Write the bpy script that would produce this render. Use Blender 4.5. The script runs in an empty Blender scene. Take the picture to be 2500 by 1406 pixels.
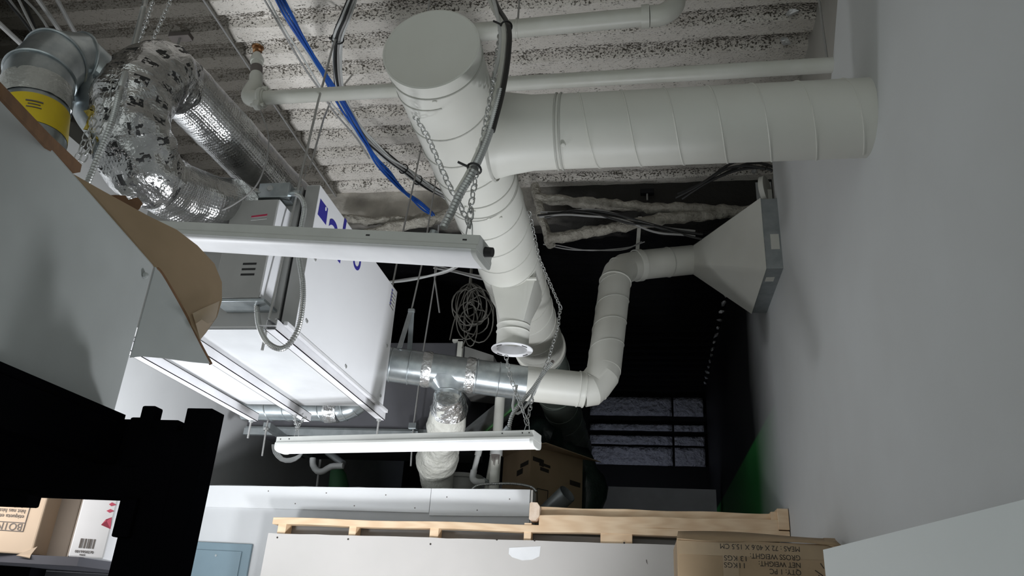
import bpy, bmesh, math, random
from mathutils import Vector, Matrix, noise
random.seed(7)
V = Vector
SC = bpy.context.scene
COL = SC.collection
# ------------------------------------------------------------------ camera, world, lights, exposure
# metres; the camera's eye is the origin, the floor lies 1.6 m below it
FPX = 1900.0
CR = ((0.98640437, 0.15454558, 0.05587562), (-0.01158083, 0.40453334, -0.91444992), (-0.16392775, 0.90137031, 0.40082322))
_r = V(CR[0]).normalized()
_f = V(CR[2]); _f = (_f - _r * _f.dot(_r)).normalized()
_d = _f.cross(_r)
cam = bpy.data.objects.new('camera', bpy.data.cameras.new('camera'))
COL.objects.link(cam)
cam.data.sensor_width = 36.0
cam.data.lens = FPX / 2500 * 36.0
cam.data.clip_start = 0.05
cam.matrix_world = Matrix(((_r.x, -_d.x, -_f.x, 0), (_r.y, -_d.y, -_f.y, 0), (_r.z, -_d.z, -_f.z, 0), (0, 0, 0, 1)))
SC.camera = cam
SC.view_settings.view_transform = 'Standard'
SC.view_settings.look = 'None'
SC.view_settings.exposure = 0.14
SC.view_settings.gamma = 1.0
SC.view_settings.use_curve_mapping = False
w = bpy.data.worlds.new('world'); SC.world = w
w.use_nodes = True
w.node_tree.nodes['Background'].inputs[0].default_value = (0.93, 1.0, 0.98, 1)
w.node_tree.nodes['Background'].inputs[1].default_value = 0.56

def area(name, loc, aim, sx, sy, watt, col, spread=180):
    l = bpy.data.lights.new(name, 'AREA'); l.shape = 'RECTANGLE'; l.size = sx; l.size_y = sy
    l.energy = watt; l.color = col; l.spread = math.radians(spread)
    o = bpy.data.objects.new(name, l); COL.objects.link(o)
    o.location = loc
    o.rotation_euler = V(aim).to_track_quat('-Z', 'Y').to_euler()
    return o
LAMPS = [((0.08, 2.75, -0.62), (-0.8, 0.15, 0.6), 0.30, 26, (0.93, 0.96, 1.0), 126),
         ((-2.45, 2.95, -0.05), (0.0, 0.2, 0.95), 0.30, 22, (0.93, 0.96, 1.0), 170),
         ((-0.70, 2.30, -0.80), (-0.38, 0.82, 0.45), 0.25, 6.5, (0.98, 0.98, 1.0), 95)]
for k, (loc, aim, sz, watt, col, spr) in enumerate(LAMPS):
    area('work_lamp_light', loc, aim, sz, sz, watt, col, spr)  # light from below is inferred; these three lamps are added to match it
area('shelf_lamp_light', (-1.62, 1.50, 0.235), (0.1, 1.0, -0.25), 0.7, 0.03, 2.2, (1.0, 0.97, 0.95))  # unseen light added to brighten the boxes on the rear rack
area('far_room_lamp_light', (-0.25, 8.25, 1.25), (0.2, 1.0, 0.75), 0.5, 0.1, 2.2, (0.75, 0.82, 1.0))  # hidden light added to brighten the far insulation panels

def ray(px, py):
    return _r * ((px - 1250) / FPX) + _d * ((py - 703) / FPX) + _f
def at(px, py, Y=None, X=None, Z=None):
    d = ray(px, py)
    if Y is not None: return d * (Y / d.y)
    if X is not None: return d * (X / d.x)
    return d * (Z / d.z)

# ------------------------------------------------------------------ helpers
class MB:
    def __init__(s): s.v = []; s.f = []; s.uv = {}
    def add(s, vs, fs, uvs=None):
        b = len(s.v); s.v += [V(p) for p in vs]
        for i, f in enumerate(fs):
            if uvs: s.uv[len(s.f)] = uvs[i]
            s.f.append([b + k for k in f])
        return s
    def hexa(s, p):       # p: 4 bottom (ccw seen from above), 4 top
        return s.add(p, [(3, 2, 1, 0), (4, 5, 6, 7), (0, 1, 5, 4), (1, 2, 6, 5), (2, 3, 7, 6), (3, 0, 4, 7)])
    def box(s, x0, x1, y0, y1, z0, z1):
        return s.hexa([(x0, y0, z0), (x1, y0, z0), (x1, y1, z0), (x0, y1, z0), (x0, y0, z1), (x1, y0, z1), (x1, y1, z1), (x0, y1, z1)])
    def bar(s, a, b, side, up):   # box along a->b, half vectors side and up
        a, b, side, up = V(a), V(b), V(side), V(up)
        return s.hexa([a - side - up, b - side - up, b + side - up, a + side - up, a - side + up, b - side + up, b + side + up, a + side + up])
    def tube(s, pts, r, n=12, caps=True, wob=None, closed=False):
        pts = [V(p) for p in pts]; m = len(pts)
        R = r if isinstance(r, (list, tuple)) else [r] * m
        T = []
        for i in range(m):
            if closed: t = pts[(i + 1) % m] - pts[i - 1]
            else: t = pts[min(i + 1, m - 1)] - pts[max(i - 1, 0)]
            T.append(t.normalized() if t.length > 1e-9 else V((0, 0, 1)))
        u = T[0].orthogonal().normalized()
        L = 0; vs = []; fs = []; uv = []; Ls = []
        for i in range(m):
            if i: L += (pts[i] - pts[i - 1]).length
            Ls.append(L)
            u = (u - T[i] * u.dot(T[i])).normalized(); w_ = T[i].cross(u)
            for k in range(n):
                a = 2 * math.pi * k / n
                d = u * math.cos(a) + w_ * math.sin(a)
                p = pts[i] + d * R[i]
                if wob: p = p + d * wob(p, i / (m - 1), k / n)
                vs.append(p)
        for i in range(m if closed else m - 1):
            j = (i + 1) % m
            for k in range(n):
                fs.append((i * n + k, i * n + (k + 1) % n, j * n + (k + 1) % n, j * n + k))
                uv.append(((k / n, Ls[i]), ((k + 1) / n, Ls[i]), ((k + 1) / n, Ls[j]), (k / n, Ls[j])))
        if caps and not closed:
            fs.append(tuple(reversed(range(n)))); uv.append(tuple((0, 0) for _ in range(n)))
            fs.append(tuple((m - 1) * n + k for k in range(n))); uv.append(tuple((0, 0) for _ in range(n)))
        return s.add(vs, fs, uv)
    def prism(s, poly, dvec):
        n = len(poly); d = V(dvec); p = [V(q) for q in poly]
        return s.add(p + [q + d for q in p], [tuple(reversed(range(n))), tuple(range(n, 2 * n))] + [(i, (i + 1) % n, n + (i + 1) % n, n + i) for i in range(n)])
    def ring(s, c, axis, r, t, n=40, seg=6):     # torus
        c, axis = V(c), V(axis).normalized(); u = axis.orthogonal().normalized(); w_ = axis.cross(u)
        return s.tube([c + (u * math.cos(a) + w_ * math.sin(a)) * r for a in (2 * math.pi * i / n for i in range(n))], t, seg, closed=True)
    def lathe(s, c, axis, prof, n=40):           # prof: (distance along axis, radius)
        c, axis = V(c), V(axis).normalized(); u = axis.orthogonal().normalized(); w_ = axis.cross(u)
        vs = [c + axis * h + (u * math.cos(2 * math.pi * k / n) + w_ * math.sin(2 * math.pi * k / n)) * r for h, r in prof for k in range(n)]
        fs = [(i * n + k, i * n + (k + 1) % n, (i + 1) * n + (k + 1) % n, (i + 1) * n + k) for i in range(len(prof) - 1) for k in range(n)]
        return s.add(vs, fs)

BASE = {}
def obj(name, mb, mat, parent=None, smooth=False, bev=0, solid=0, tri=False):
    off = BASE.get(parent.name, V((0, 0, 0))) if parent else V((0, 0, 0))
    me = bpy.data.meshes.new(name)
    me.from_pydata([tuple(p - off) for p in mb.v], [], mb.f)
    if mb.uv:
        ul = me.uv_layers.new(name='uv')
        for pi, pl in enumerate(me.polygons):
            q = mb.uv.get(pi)
            if q:
                for k, li in enumerate(pl.loop_indices): ul.data[li].uv = q[k]
    bm = bmesh.new(); bm.from_mesh(me)
    if tri: bmesh.ops.triangulate(bm, faces=bm.faces)
    if not mb.uv: bmesh.ops.recalc_face_normals(bm, faces=bm.faces)
    bm.to_mesh(me); bm.free()
    if smooth:
        for p in me.polygons: p.use_smooth = True
        me.set_sharp_from_angle(angle=math.radians(42))
    me.materials.append(mat)
    o = bpy.data.objects.new(name, me); COL.objects.link(o)
    if parent: o.parent = parent
    BASE[o.name] = off
    if solid:
        md = o.modifiers.new('s', 'SOLIDIFY'); md.thickness = solid; md.offset = 0
    if bev:
        md = o.modifiers.new('b', 'BEVEL'); md.width = bev; md.segments = 2; md.limit_method = 'ANGLE'
    return o
def tag(o, label, cat, group=None):
    o['label'] = label; o['category'] = cat
    if group: o['group'] = group
    return o
def thing(name, label, cat, loc=(0, 0, 0), group=None):
    o = bpy.data.objects.new(name, None); COL.objects.link(o); o.location = V(loc)
    o.empty_display_size = 0.05
    BASE[o.name] = V(loc)
    return tag(o, label, cat, group)
def struct(name, mb, mat, label=None, **k):
    o = obj(name, mb, mat, **k); o['kind'] = 'structure'
    if label: o['label'] = label
    return o
def lab(o, label): o['label'] = label; return o
def crv(P, step=0.02):   # Catmull-Rom through P, resampled
    P = [V(p) for p in P]
    Q = [P[0] * 2 - P[1]] + P + [P[-1] * 2 - P[-2]]
    out = []
    for i in range(1, len(Q) - 2):
        a, b, c, d = Q[i - 1:i + 3]
        n = max(2, int((c - b).length / step))
        for k in range(n):
            t = k / n
            out.append(0.5 * (2 * b + (c - a) * t + (2 * a - 5 * b + 4 * c - d) * t * t + (3 * b - a - 3 * c + d) * t ** 3))
    out.append(P[-1])
    return out
def lin(P, step):
    P = [V(p) for p in P]; out = []
    for a, b in zip(P, P[1:]):
        n = max(1, int((b - a).length / step))
        out += [a.lerp(b, k / n) for k in range(n)]
    return out + [P[-1]]
def px(P):               # [(px, py, Y), ...]
    return [at(a, b, Y=c) for a, b, c in P]
def jit(v, s): return V([c + random.uniform(-s, s) for c in v])

# ------------------------------------------------------------------ materials
def nt(name):
    m = bpy.data.materials.new(name); m.use_nodes = True
    t = m.node_tree; return m, t, t.nodes['Principled BSDF']
def N(t, kind, **k):
    n = t.nodes.new(kind)
    for a, b in k.items(): setattr(n, a, b)
    return n
def math_(t, op, a, b=None, clamp=False):
    n = N(t, 'ShaderNodeMath', operation=op); n.use_clamp = clamp
    for i, x in enumerate((a, b)):
        if x is None: continue
        if isinstance(x, (int, float)): n.inputs[i].default_value = x
        else: t.links.new(x, n.inputs[i])
    return n.outputs[0]
def noise_(t, vec, scale, detail=3, rough=0.55):
    n = N(t, 'ShaderNodeTexNoise'); n.inputs['Scale'].default_value = scale
    n.inputs['Detail'].default_value = detail; n.inputs['Roughness'].default_value = rough
    t.links.new(vec, n.inputs['Vector']); return n.outputs['Fac']
def ramp(t, fac, a, b):
    n = N(t, 'ShaderNodeMapRange'); n.inputs['From Min'].default_value = a; n.inputs['From Max'].default_value = b
    t.links.new(fac, n.inputs['Value']); return n.outputs[0]
def mixc(t, fac, a, b):
    n = N(t, 'ShaderNodeMix', data_type='RGBA')
    for i, x in ((0, fac), (6, a), (7, b)):
        if hasattr(x, 'is_output'): t.links.new(x, n.inputs[i])
        elif i == 0: n.inputs[0].default_value = x
        else: n.inputs[i].default_value = (*x, 1)
    return n.outputs[2]
def bump(t, bs, h, strength=0.3, dist=0.01):
    b = N(t, 'ShaderNodeBump'); b.inputs['Strength'].default_value = strength; b.inputs['Distance'].default_value = dist
    t.links.new(h, b.inputs['Height']); t.links.new(b.outputs[0], bs.inputs['Normal'])
def pos(t): return N(t, 'ShaderNodeNewGeometry').outputs['Position']
def uvs(t): return N(t, 'ShaderNodeUVMap').outputs[0]
def sep(t, v):
    n = N(t, 'ShaderNodeSeparateXYZ'); t.links.new(v, n.inputs[0]); return n.outputs
def scl(t, v, s):
    n = N(t, 'ShaderNodeVectorMath', operation='MULTIPLY'); t.links.new(v, n.inputs[0]); n.inputs[1].default_value = s; return n.outputs[0]
def mat(name, c, rough=0.5, metal=0.0, c2=None, ns=6.0, bs=None, bstr=0.15, lo=0.35, hi=0.65, spec=None, bdist=0.005):
    m, t, b = nt(name)
    b.inputs['Base Color'].default_value = (*c, 1); b.inputs['Roughness'].default_value = rough; b.inputs['Metallic'].default_value = metal
    if spec is not None: b.inputs['Specular IOR Level'].default_value = spec
    p = pos(t)
    c2 = c2 or tuple(x * 0.9 for x in c)
    t.links.new(mixc(t, ramp(t, noise_(t, p, ns), lo, hi), c, c2), b.inputs['Base Color'])
    if bs: bump(t, b, noise_(t, p, bs, 4), bstr, bdist)
    return m
DUCT = mat('duct_paint', (0.69, 0.69, 0.64), 0.45, c2=(0.66, 0.655, 0.60), ns=4, bs=30, bstr=0.03)
DUCTSEAM = mat('duct_seam_paint', (0.50, 0.50, 0.46), 0.5)
DUCTOLD = mat('unpainted_dull_duct', (0.24, 0.27, 0.245), 0.5, 0.4, c2=(0.16, 0.20, 0.17), ns=5)
PVC = mat('white_painted_pipe', (0.66, 0.66, 0.61), 0.4, c2=(0.62, 0.62, 0.56), ns=9, bs=40, bstr=0.05)
GALV = mat('galvanised_steel', (0.50, 0.54, 0.55), 0.32, 0.85, c2=(0.40, 0.44, 0.46), ns=24, bs=14, bstr=0.05)
GALVD = mat('dull_galvanised_steel', (0.42, 0.45, 0.46), 0.42, 0.7, c2=(0.34, 0.37, 0.38), ns=18)
ZINC = mat('zinc_chain', (0.62, 0.63, 0.62), 0.35, 0.8)
ROD = mat('threaded_rod_steel', (0.5, 0.5, 0.49), 0.4, 0.75, bs=300, bstr=0.4)
WHITE = mat('white_enamel', (0.86, 0.865, 0.89), 0.35, c2=(0.84, 0.845, 0.87), ns=3)
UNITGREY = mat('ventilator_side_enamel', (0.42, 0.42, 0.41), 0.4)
STRUT = mat('white_strut', (0.70, 0.70, 0.72), 0.4)
LENS = mat('light_lens', (0.88, 0.885, 0.90), 0.4)
FIXT = mat('light_housing_enamel', (0.62, 0.63, 0.60), 0.4)
WALL = mat('wall_paint', (0.84, 0.855, 0.865), 0.6, c2=(0.80, 0.815, 0.825), ns=2.5, bs=90, bstr=0.04)
FWALL = mat('front_wall_paint', (0.66, 0.672, 0.68), 0.6, c2=(0.62, 0.632, 0.64), ns=2.5, bs=90, bstr=0.04)
MASON = mat('upper_wall_paint', (0.42, 0.405, 0.37), 0.7, c2=(0.36, 0.345, 0.31), ns=3)
DRYEDGE = mat('drywall_core', (0.62, 0.60, 0.56), 0.8, bs=120, bstr=0.4)
BOARD = mat('drywall_face', (0.61, 0.585, 0.56), 0.65, c2=(0.57, 0.55, 0.525), ns=2, bs=70, bstr=0.03)
BLACK = mat('black_paint', (0.008, 0.008, 0.009), 0.75, spec=0.2)
RACK = mat('black_rack_steel', (0.003, 0.003, 0.004), 0.9, spec=0.0)
DARKGAP = mat('dark_rubber', (0.012, 0.012, 0.012), 0.6)
PANELBLUE = mat('panel_blue_grey', (0.20, 0.285, 0.335), 0.45, c2=(0.185, 0.265, 0.31), ns=5)
CARD = mat('brown_cardboard', (0.40, 0.285, 0.175), 0.75, c2=(0.35, 0.25, 0.15), ns=5, bs=60, bstr=0.05)
CARDL = mat('light_cardboard', (0.60, 0.47, 0.35), 0.75, c2=(0.55, 0.43, 0.32), ns=5)
CARDD = mat('torn_cardboard', (0.22, 0.115, 0.055), 0.8, c2=(0.17, 0.09, 0.045), ns=30)
CARTONW = mat('white_carton', (0.50, 0.525, 0.52), 0.6, c2=(0.44, 0.46, 0.455), ns=4, bs=8, bstr=0.08, bdist=0.02)
WBOX = mat('white_box', (0.80, 0.80, 0.82), 0.5)
TAPE = mat('clear_tape', (0.42, 0.31, 0.19), 0.15, c2=(0.36, 0.26, 0.16))
INK = mat('black_ink', (0.035, 0.028, 0.022), 0.7)
INKG = mat('grey_ink', (0.16, 0.14, 0.13), 0.7)
INKBLUE = mat('blue_ink', (0.035, 0.03, 0.30), 0.5)
INKRED = mat('red_ink', (0.55, 0.03, 0.09), 0.5)
BLUECABLE = mat('blue_cable_jacket', (0.02, 0.11, 0.46), 0.4, c2=(0.02, 0.08, 0.36))
WHITECABLE = mat('white_cable_jacket', (0.62, 0.63, 0.62), 0.45)
GREYCABLE = mat('grey_cable_jacket', (0.34, 0.335, 0.33), 0.5)
BLACKCABLE = mat('black_cable_jacket', (0.02, 0.02, 0.02), 0.45)
ARMOUR = mat('armoured_conduit_steel', (0.52, 0.53, 0.52), 0.35, 0.8)
BRASS = mat('brass', (0.38, 0.20, 0.09), 0.4, 0.8, c2=(0.22, 0.11, 0.05), ns=30)
YELLOW = mat('yellow_label', (0.78, 0.58, 0.02), 0.4, c2=(0.72, 0.52, 0.02))
INSULY = mat('yellow_fibreglass', (0.60, 0.46, 0.10), 0.9, bs=60, bstr=0.6, bdist=0.02)
PLASTIC = mat('clear_plastic_film', (0.55, 0.55, 0.52), 0.15, 0.3, bs=40, bstr=0.6, bdist=0.01)
GREYPLASTIC = mat('grey_plastic', (0.40, 0.40, 0.38), 0.5)
TARP = mat('dark_green_tarp', (0.035, 0.055, 0.045), 0.35, c2=(0.02, 0.03, 0.03), ns=5, bs=6, bstr=0.5, bdist=0.05)
PAPER = mat('white_paper', (0.86, 0.87, 0.88), 0.6)
BULK = mat('grey_duct_wrap', (0.095, 0.095, 0.105), 0.6, c2=(0.075, 0.075, 0.085), ns=3)
FLOORM = mat('concrete', (0.30, 0.30, 0.29), 0.7, c2=(0.24, 0.24, 0.23), ns=3, bs=20)
TRUSSM = mat('sprayed_truss', (0.44, 0.415, 0.36), 0.9, c2=(0.28, 0.26, 0.22), ns=14, bs=35, bstr=1.0, bdist=0.03)
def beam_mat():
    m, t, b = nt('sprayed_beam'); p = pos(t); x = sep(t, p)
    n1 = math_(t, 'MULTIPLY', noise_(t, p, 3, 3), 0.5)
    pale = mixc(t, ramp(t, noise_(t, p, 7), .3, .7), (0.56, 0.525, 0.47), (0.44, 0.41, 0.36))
    k = math_(t, 'MAXIMUM', ramp(t, math_(t, 'ADD', x[0], n1), -0.75, -0.25), ramp(t, math_(t, 'ADD', x[1], n1), 4.84, 5.05))  # right of the main duct its cast shadow is put into the colour
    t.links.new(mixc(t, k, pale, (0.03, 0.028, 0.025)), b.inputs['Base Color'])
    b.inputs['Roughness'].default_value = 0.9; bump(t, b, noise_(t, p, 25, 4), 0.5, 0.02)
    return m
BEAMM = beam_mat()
BUBBLE = mat('foil_scrap', (0.7, 0.7, 0.7), 0.3, 0.5, bs=60, bstr=0.8, bdist=0.01)

def wood(name, c1, c2):
    m, t, b = nt(name); p = scl(t, pos(t), (1.2, 14, 14))
    n1 = noise_(t, p, 2.2, 4)
    wv = N(t, 'ShaderNodeTexWave'); wv.inputs['Scale'].default_value = 1.6; wv.inputs['Distortion'].default_value = 7; t.links.new(p, wv.inputs['Vector'])
    f = math_(t, 'ADD', math_(t, 'MULTIPLY', n1, 0.6), math_(t, 'MULTIPLY', wv.outputs['Fac'], 0.35))
    t.links.new(mixc(t, ramp(t, f, 0.25, 0.85), c1, c2), b.inputs['Base Color'])
    b.inputs['Roughness'].default_value = 0.6; bump(t, b, f, 0.12, 0.004)
    return m
WOOD = wood('pine_lumber', (0.86, 0.66, 0.45), (0.72, 0.50, 0.31))
WOODEND = mat('pine_end_grain', (0.84, 0.69, 0.56), 0.75, c2=(0.74, 0.58, 0.44), ns=40)

def deck_mat():
    m, t, b = nt('sprayed_steel_deck'); p = pos(t); x = sep(t, p)
    # pits in the sprayed coat, thicker along the flutes
    ph = math_(t, 'MULTIPLY', math_(t, 'ADD', x[1], -0.028 + 0.1015), 2 * math.pi / 0.2033)
    g = ramp(t, math_(t, 'COSINE', ph), 0.75, -1.0)      # 1 at the grooves' middle
    coarse = noise_(t, scl(t, p, (1, 1.6, 1)), 11, 3)
    fine = noise_(t, scl(t, p, (1, 1.8, 1)), 80, 4, 0.65)
    thr = math_(t, 'ADD', math_(t, 'MULTIPLY', g, 0.13), math_(t, 'MULTIPLY', coarse, 0.22))
    pit = ramp(t, math_(t, 'SUBTRACT', math_(t, 'ADD', fine, thr), 0.72), 0.0, 0.07)
    base = mixc(t, ramp(t, noise_(t, p, 5), 0.3, 0.7), (0.82, 0.775, 0.715), (0.70, 0.655, 0.595))
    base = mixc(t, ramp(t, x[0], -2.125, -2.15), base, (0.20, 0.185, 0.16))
    dirt = mixc(t, pit, base, (0.10, 0.088, 0.07))
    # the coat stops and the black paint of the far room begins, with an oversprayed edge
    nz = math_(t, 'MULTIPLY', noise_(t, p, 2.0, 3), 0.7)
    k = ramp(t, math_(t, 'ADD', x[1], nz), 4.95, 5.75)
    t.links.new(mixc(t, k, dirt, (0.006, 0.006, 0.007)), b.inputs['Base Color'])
    b.inputs['Roughness'].default_value = 0.95; b.inputs['Specular IOR Level'].default_value = 0.15
    h = math_(t, 'SUBTRACT', math_(t, 'ADD', math_(t, 'MULTIPLY', fine, 0.5), coarse), math_(t, 'MULTIPLY', pit, 0.5))
    bump(t, b, h, 0.7, 0.02)
    return m
DECK = deck_mat()
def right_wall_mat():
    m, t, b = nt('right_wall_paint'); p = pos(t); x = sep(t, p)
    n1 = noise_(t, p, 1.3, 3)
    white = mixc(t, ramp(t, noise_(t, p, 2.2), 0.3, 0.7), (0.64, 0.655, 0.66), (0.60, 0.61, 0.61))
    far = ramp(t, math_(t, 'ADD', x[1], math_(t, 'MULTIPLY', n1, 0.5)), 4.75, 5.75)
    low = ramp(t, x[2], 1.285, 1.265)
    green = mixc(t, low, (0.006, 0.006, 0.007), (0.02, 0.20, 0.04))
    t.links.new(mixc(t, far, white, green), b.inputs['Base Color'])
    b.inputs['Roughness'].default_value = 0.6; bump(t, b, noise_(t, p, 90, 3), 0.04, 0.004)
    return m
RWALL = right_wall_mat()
def foil_mat(name, printed):
    m, t, b = nt(name); u = uvs(t); x = sep(t, u)
    b.inputs['Metallic'].default_value = 1.0; b.inputs['Roughness'].default_value = 0.2
    su = math_(t, 'SINE', math_(t, 'MULTIPLY', x[0], 2 * math.pi * 60)); sv = math_(t, 'SINE', math_(t, 'MULTIPLY', x[1], 2 * math.pi / 0.011))
    scrim = math_(t, 'MAXIMUM', su, sv)
    cr = noise_(t, scl(t, u, (5, 12, 1)), 2.6, 4, 0.6)
    cr2 = noise_(t, scl(t, u, (3, 4, 1)), 1.5, 2)
    h = math_(t, 'ADD', math_(t, 'MULTIPLY', scrim, 0.03 if printed else 0.08), math_(t, 'ADD', math_(t, 'MULTIPLY', cr, 1.1), math_(t, 'MULTIPLY', cr2, 0.5)))
    bump(t, b, h, 0.42 if printed else 0.3, 0.018)
    base = mixc(t, ramp(t, cr, 0.35, 0.65), (0.66, 0.66, 0.655), (0.52, 0.52, 0.52))
    if printed:
        fu = math_(t, 'FRACT', math_(t, 'MULTIPLY', x[0], 9.0)); fv = math_(t, 'FRACT', math_(t, 'ADD', math_(t, 'MULTIPLY', x[1], 15.0), math_(t, 'MULTIPLY', math_(t, 'FLOOR', math_(t, 'MULTIPLY', x[0], 9.0)), 0.5)))
        inside = math_(t, 'MULTIPLY', math_(t, 'LESS_THAN', math_(t, 'ABSOLUTE', math_(t, 'SUBTRACT', fu, 0.5)), 0.28), math_(t, 'LESS_THAN', math_(t, 'ABSOLUTE', math_(t, 'SUBTRACT', fv, 0.5)), 0.20))
        vo = N(t, 'ShaderNodeTexVoronoi', distance='CHEBYCHEV'); vo.inputs['Scale'].default_value = 1.0
        t.links.new(scl(t, u, (62, 150, 1)), vo.inputs['Vector'])
        gl = math_(t, 'GREATER_THAN', sep(t, vo.outputs['Color'])[0], 0.5)
        ink = math_(t, 'MULTIPLY', inside, gl)
        base = mixc(t, ink, base, (0.015, 0.015, 0.015))
        t.links.new(math_(t, 'SUBTRACT', 1.0, ink), b.inputs['Metallic'])
        t.links.new(math_(t, 'ADD', math_(t, 'MULTIPLY', ink, 0.3), 0.2), b.inputs['Roughness'])
    t.links.new(base, b.inputs['Base Color'])
    return m
FOIL = foil_mat('foil_jacket', False); FOILP = foil_mat('printed_foil_jacket', True)
FOILTAPE = mat('foil_tape', (0.70, 0.71, 0.71), 0.22, 0.95, bs=45, bstr=0.9, bdist=0.012)
JACKET = mat('white_insulation_jacket', (0.62, 0.62, 0.57), 0.4, c2=(0.52, 0.52, 0.47), ns=10, bs=16, bstr=0.7, bdist=0.03)
INSPANEL = mat('grey_insulation_panel', (0.42, 0.42, 0.46), 0.7, c2=(0.30, 0.30, 0.34), ns=30, bs=16, bstr=1.0, bdist=0.06)

def text(name, s, m, parent, origin, right, up, size, thick=0.0004, font_w=1.0):
    cu = bpy.data.curves.new(name, 'FONT'); cu.body = s; cu.size = size; cu.extrude = thick
    to = bpy.data.objects.new(name + '_tmp', cu); COL.objects.link(to)
    bpy.context.view_layer.update()
    dg = bpy.context.evaluated_depsgraph_get()
    me = bpy.data.meshes.new_from_object(to.evaluated_get(dg))
    bpy.data.objects.remove(to); bpy.data.curves.remove(cu)
    r_, u_ = V(right).normalized(), V(up).normalized(); n_ = r_.cross(u_)
    off = BASE.get(parent.name, V((0, 0, 0)))
    for v in me.vertices:
        v.co = V(origin) + r_ * v.co.x * font_w + u_ * v.co.y + n_ * v.co.z - off
    me.materials.clear(); me.materials.append(m)
    o = bpy.data.objects.new(name, me); COL.objects.link(o); o.parent = parent; BASE[o.name] = off
    return o

# chain links share one mesh
def link_mesh(L=0.034, W=0.017, t=0.0022):
    mb = MB(); r = W / 2; h = L / 2 - r; P = []
    for i in range(5): a = math.pi * i / 4; P.append(V((r * math.cos(a), 0, h + r * math.sin(a))))
    for i in range(5): a = math.pi + math.pi * i / 4; P.append(V((r * math.cos(a), 0, -h + r * math.sin(a))))
    mb.tube(P, t, 4, closed=True)
    me = bpy.data.meshes.new('link'); me.from_pydata([tuple(p) for p in mb.v], [], mb.f); me.materials.append(ZINC)
    for p in me.polygons: p.use_smooth = True
    return me
LINK = link_mesh()
def chain(label, P, group=None, pitch=0.0285, name='hanging_chain', cat='chain', scale=1.0):
    P = lin(P, 0.002); root = thing(name, label, cat, P[-1], group)
    acc = 0; last = P[0]; k = 0; nxt = 0.0; pitch *= scale
    for i in range(1, len(P)):
        acc += (P[i] - P[i - 1]).length
        if acc >= nxt:
            d = (P[min(i + 4, len(P) - 1)] - P[max(i - 4, 0)]).normalized()
            q = d.to_track_quat('Z', 'Y').to_matrix() @ Matrix.Rotation(math.radians(20 + 90 * (k % 2) + random.uniform(-14, 14)), 3, 'Z')
            o = bpy.data.objects.new('link', LINK); COL.objects.link(o); o.parent = root
            o.matrix_local = Matrix.Translation(P[i] - P[-1]) @ q.to_4x4() @ Matrix.Scale(scale, 4)
            nxt += pitch; k += 1
    return root
def armoured(mb, P, r, pitch=0.009, smooth=True):
    Q = crv(P, pitch / 2) if smooth else lin(P, pitch / 2)
    mb.tube(Q, [r if i % 2 else r * 0.74 for i in range(len(Q))], 10)
    return mb
def helix(c0, c1, r, pitch, ph=0.0, n=26, t=0.0035, sgn=1):
    c0, c1 = V(c0), V(c1); ax = (c1 - c0); L = ax.length; ax.normalize()
    u = ax.orthogonal().normalized(); w_ = ax.cross(u); T = L / pitch; P = []
    m = int(T * n)
    for i in range(m + 1):
        a = 2 * math.pi * i / n
        P.append(c0 + ax * (L * i / m) + (u * math.cos(sgn * a + ph) + w_ * math.sin(sgn * a + ph)) * r)
    return P

# ------------------------------------------------------------------ the setting
FZ, CZ = -1.6, 2.82
XW = 0.754
struct('floor', MB().box(-4.2, 1.0, -1.2, 10.2, FZ - 0.1, FZ), FLOORM)
# ceiling: fluted deck, one flute every 0.203 m
prof = []
y = 0.028 - 0.2033 * 6
while y < 9.9:
    for dy, z in ((-0.055, 0), (-0.032, 0.042), (0.032, 0.042), (0.055, 0)):
        prof.append((y + dy, CZ + z))
    y += 0.2033
mb = MB(); nx = 60; X0, X1 = -4.2, 1.0; vs = []; fs = []
for (yy, zz) in prof:
    for i in range(nx + 1):
        xx = X0 + (X1 - X0) * i / nx
        vs.append((xx, yy, zz + 0.012 * noise.noise(V((xx * 6, yy * 9, 0))) + 0.006 * noise.noise(V((xx * 17, yy * 20, 3)))))
for j in range(len(prof) - 1):
    for i in range(nx):
        a = j * (nx + 1) + i; fs.append((a, a + 1, a + nx + 2, a + nx + 1))
mb.add(vs, fs)
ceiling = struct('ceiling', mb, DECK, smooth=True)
# scraps of foil stuffed in the flute ends along the right wall
yy = 0.028 + 0.2033 * 14
k = 0
scrap = []
for q in range(3):
    b_ = MB()
    P = [V((0.5 * random.uniform(.5, 1) * math.cos(a), 0.5 * random.uniform(.5, 1) * math.sin(a), random.uniform(-.1, .1))) for a in [i * math.pi / 4 for i in range(8)]]
    b_.add([(0, 0, -0.3)] + P + [(0, 0, 0.3)], [(0, 1 + (i + 1) % 8, 1 + i) for i in range(8)] + [(9, 1 + i, 1 + (i + 1) % 8) for i in range(8)])
    me = bpy.data.meshes.new('foil_scrap'); me.from_pydata([tuple(p) for p in b_.v], [], b_.f); me.materials.append(BUBBLE); scrap.append(me)
while yy < 9.2:
    o = bpy.data.objects.new('foil_scrap', scrap[k % 3]); COL.objects.link(o); o.parent = ceiling
    o.location = (0.735, yy, CZ - 0.005); o.scale = (0.05, 0.07 + 0.03 * (k % 2), 0.06); o.rotation_euler = (0.3 * k, 0.5, k)
    yy += 0.2033; k += 1
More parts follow.
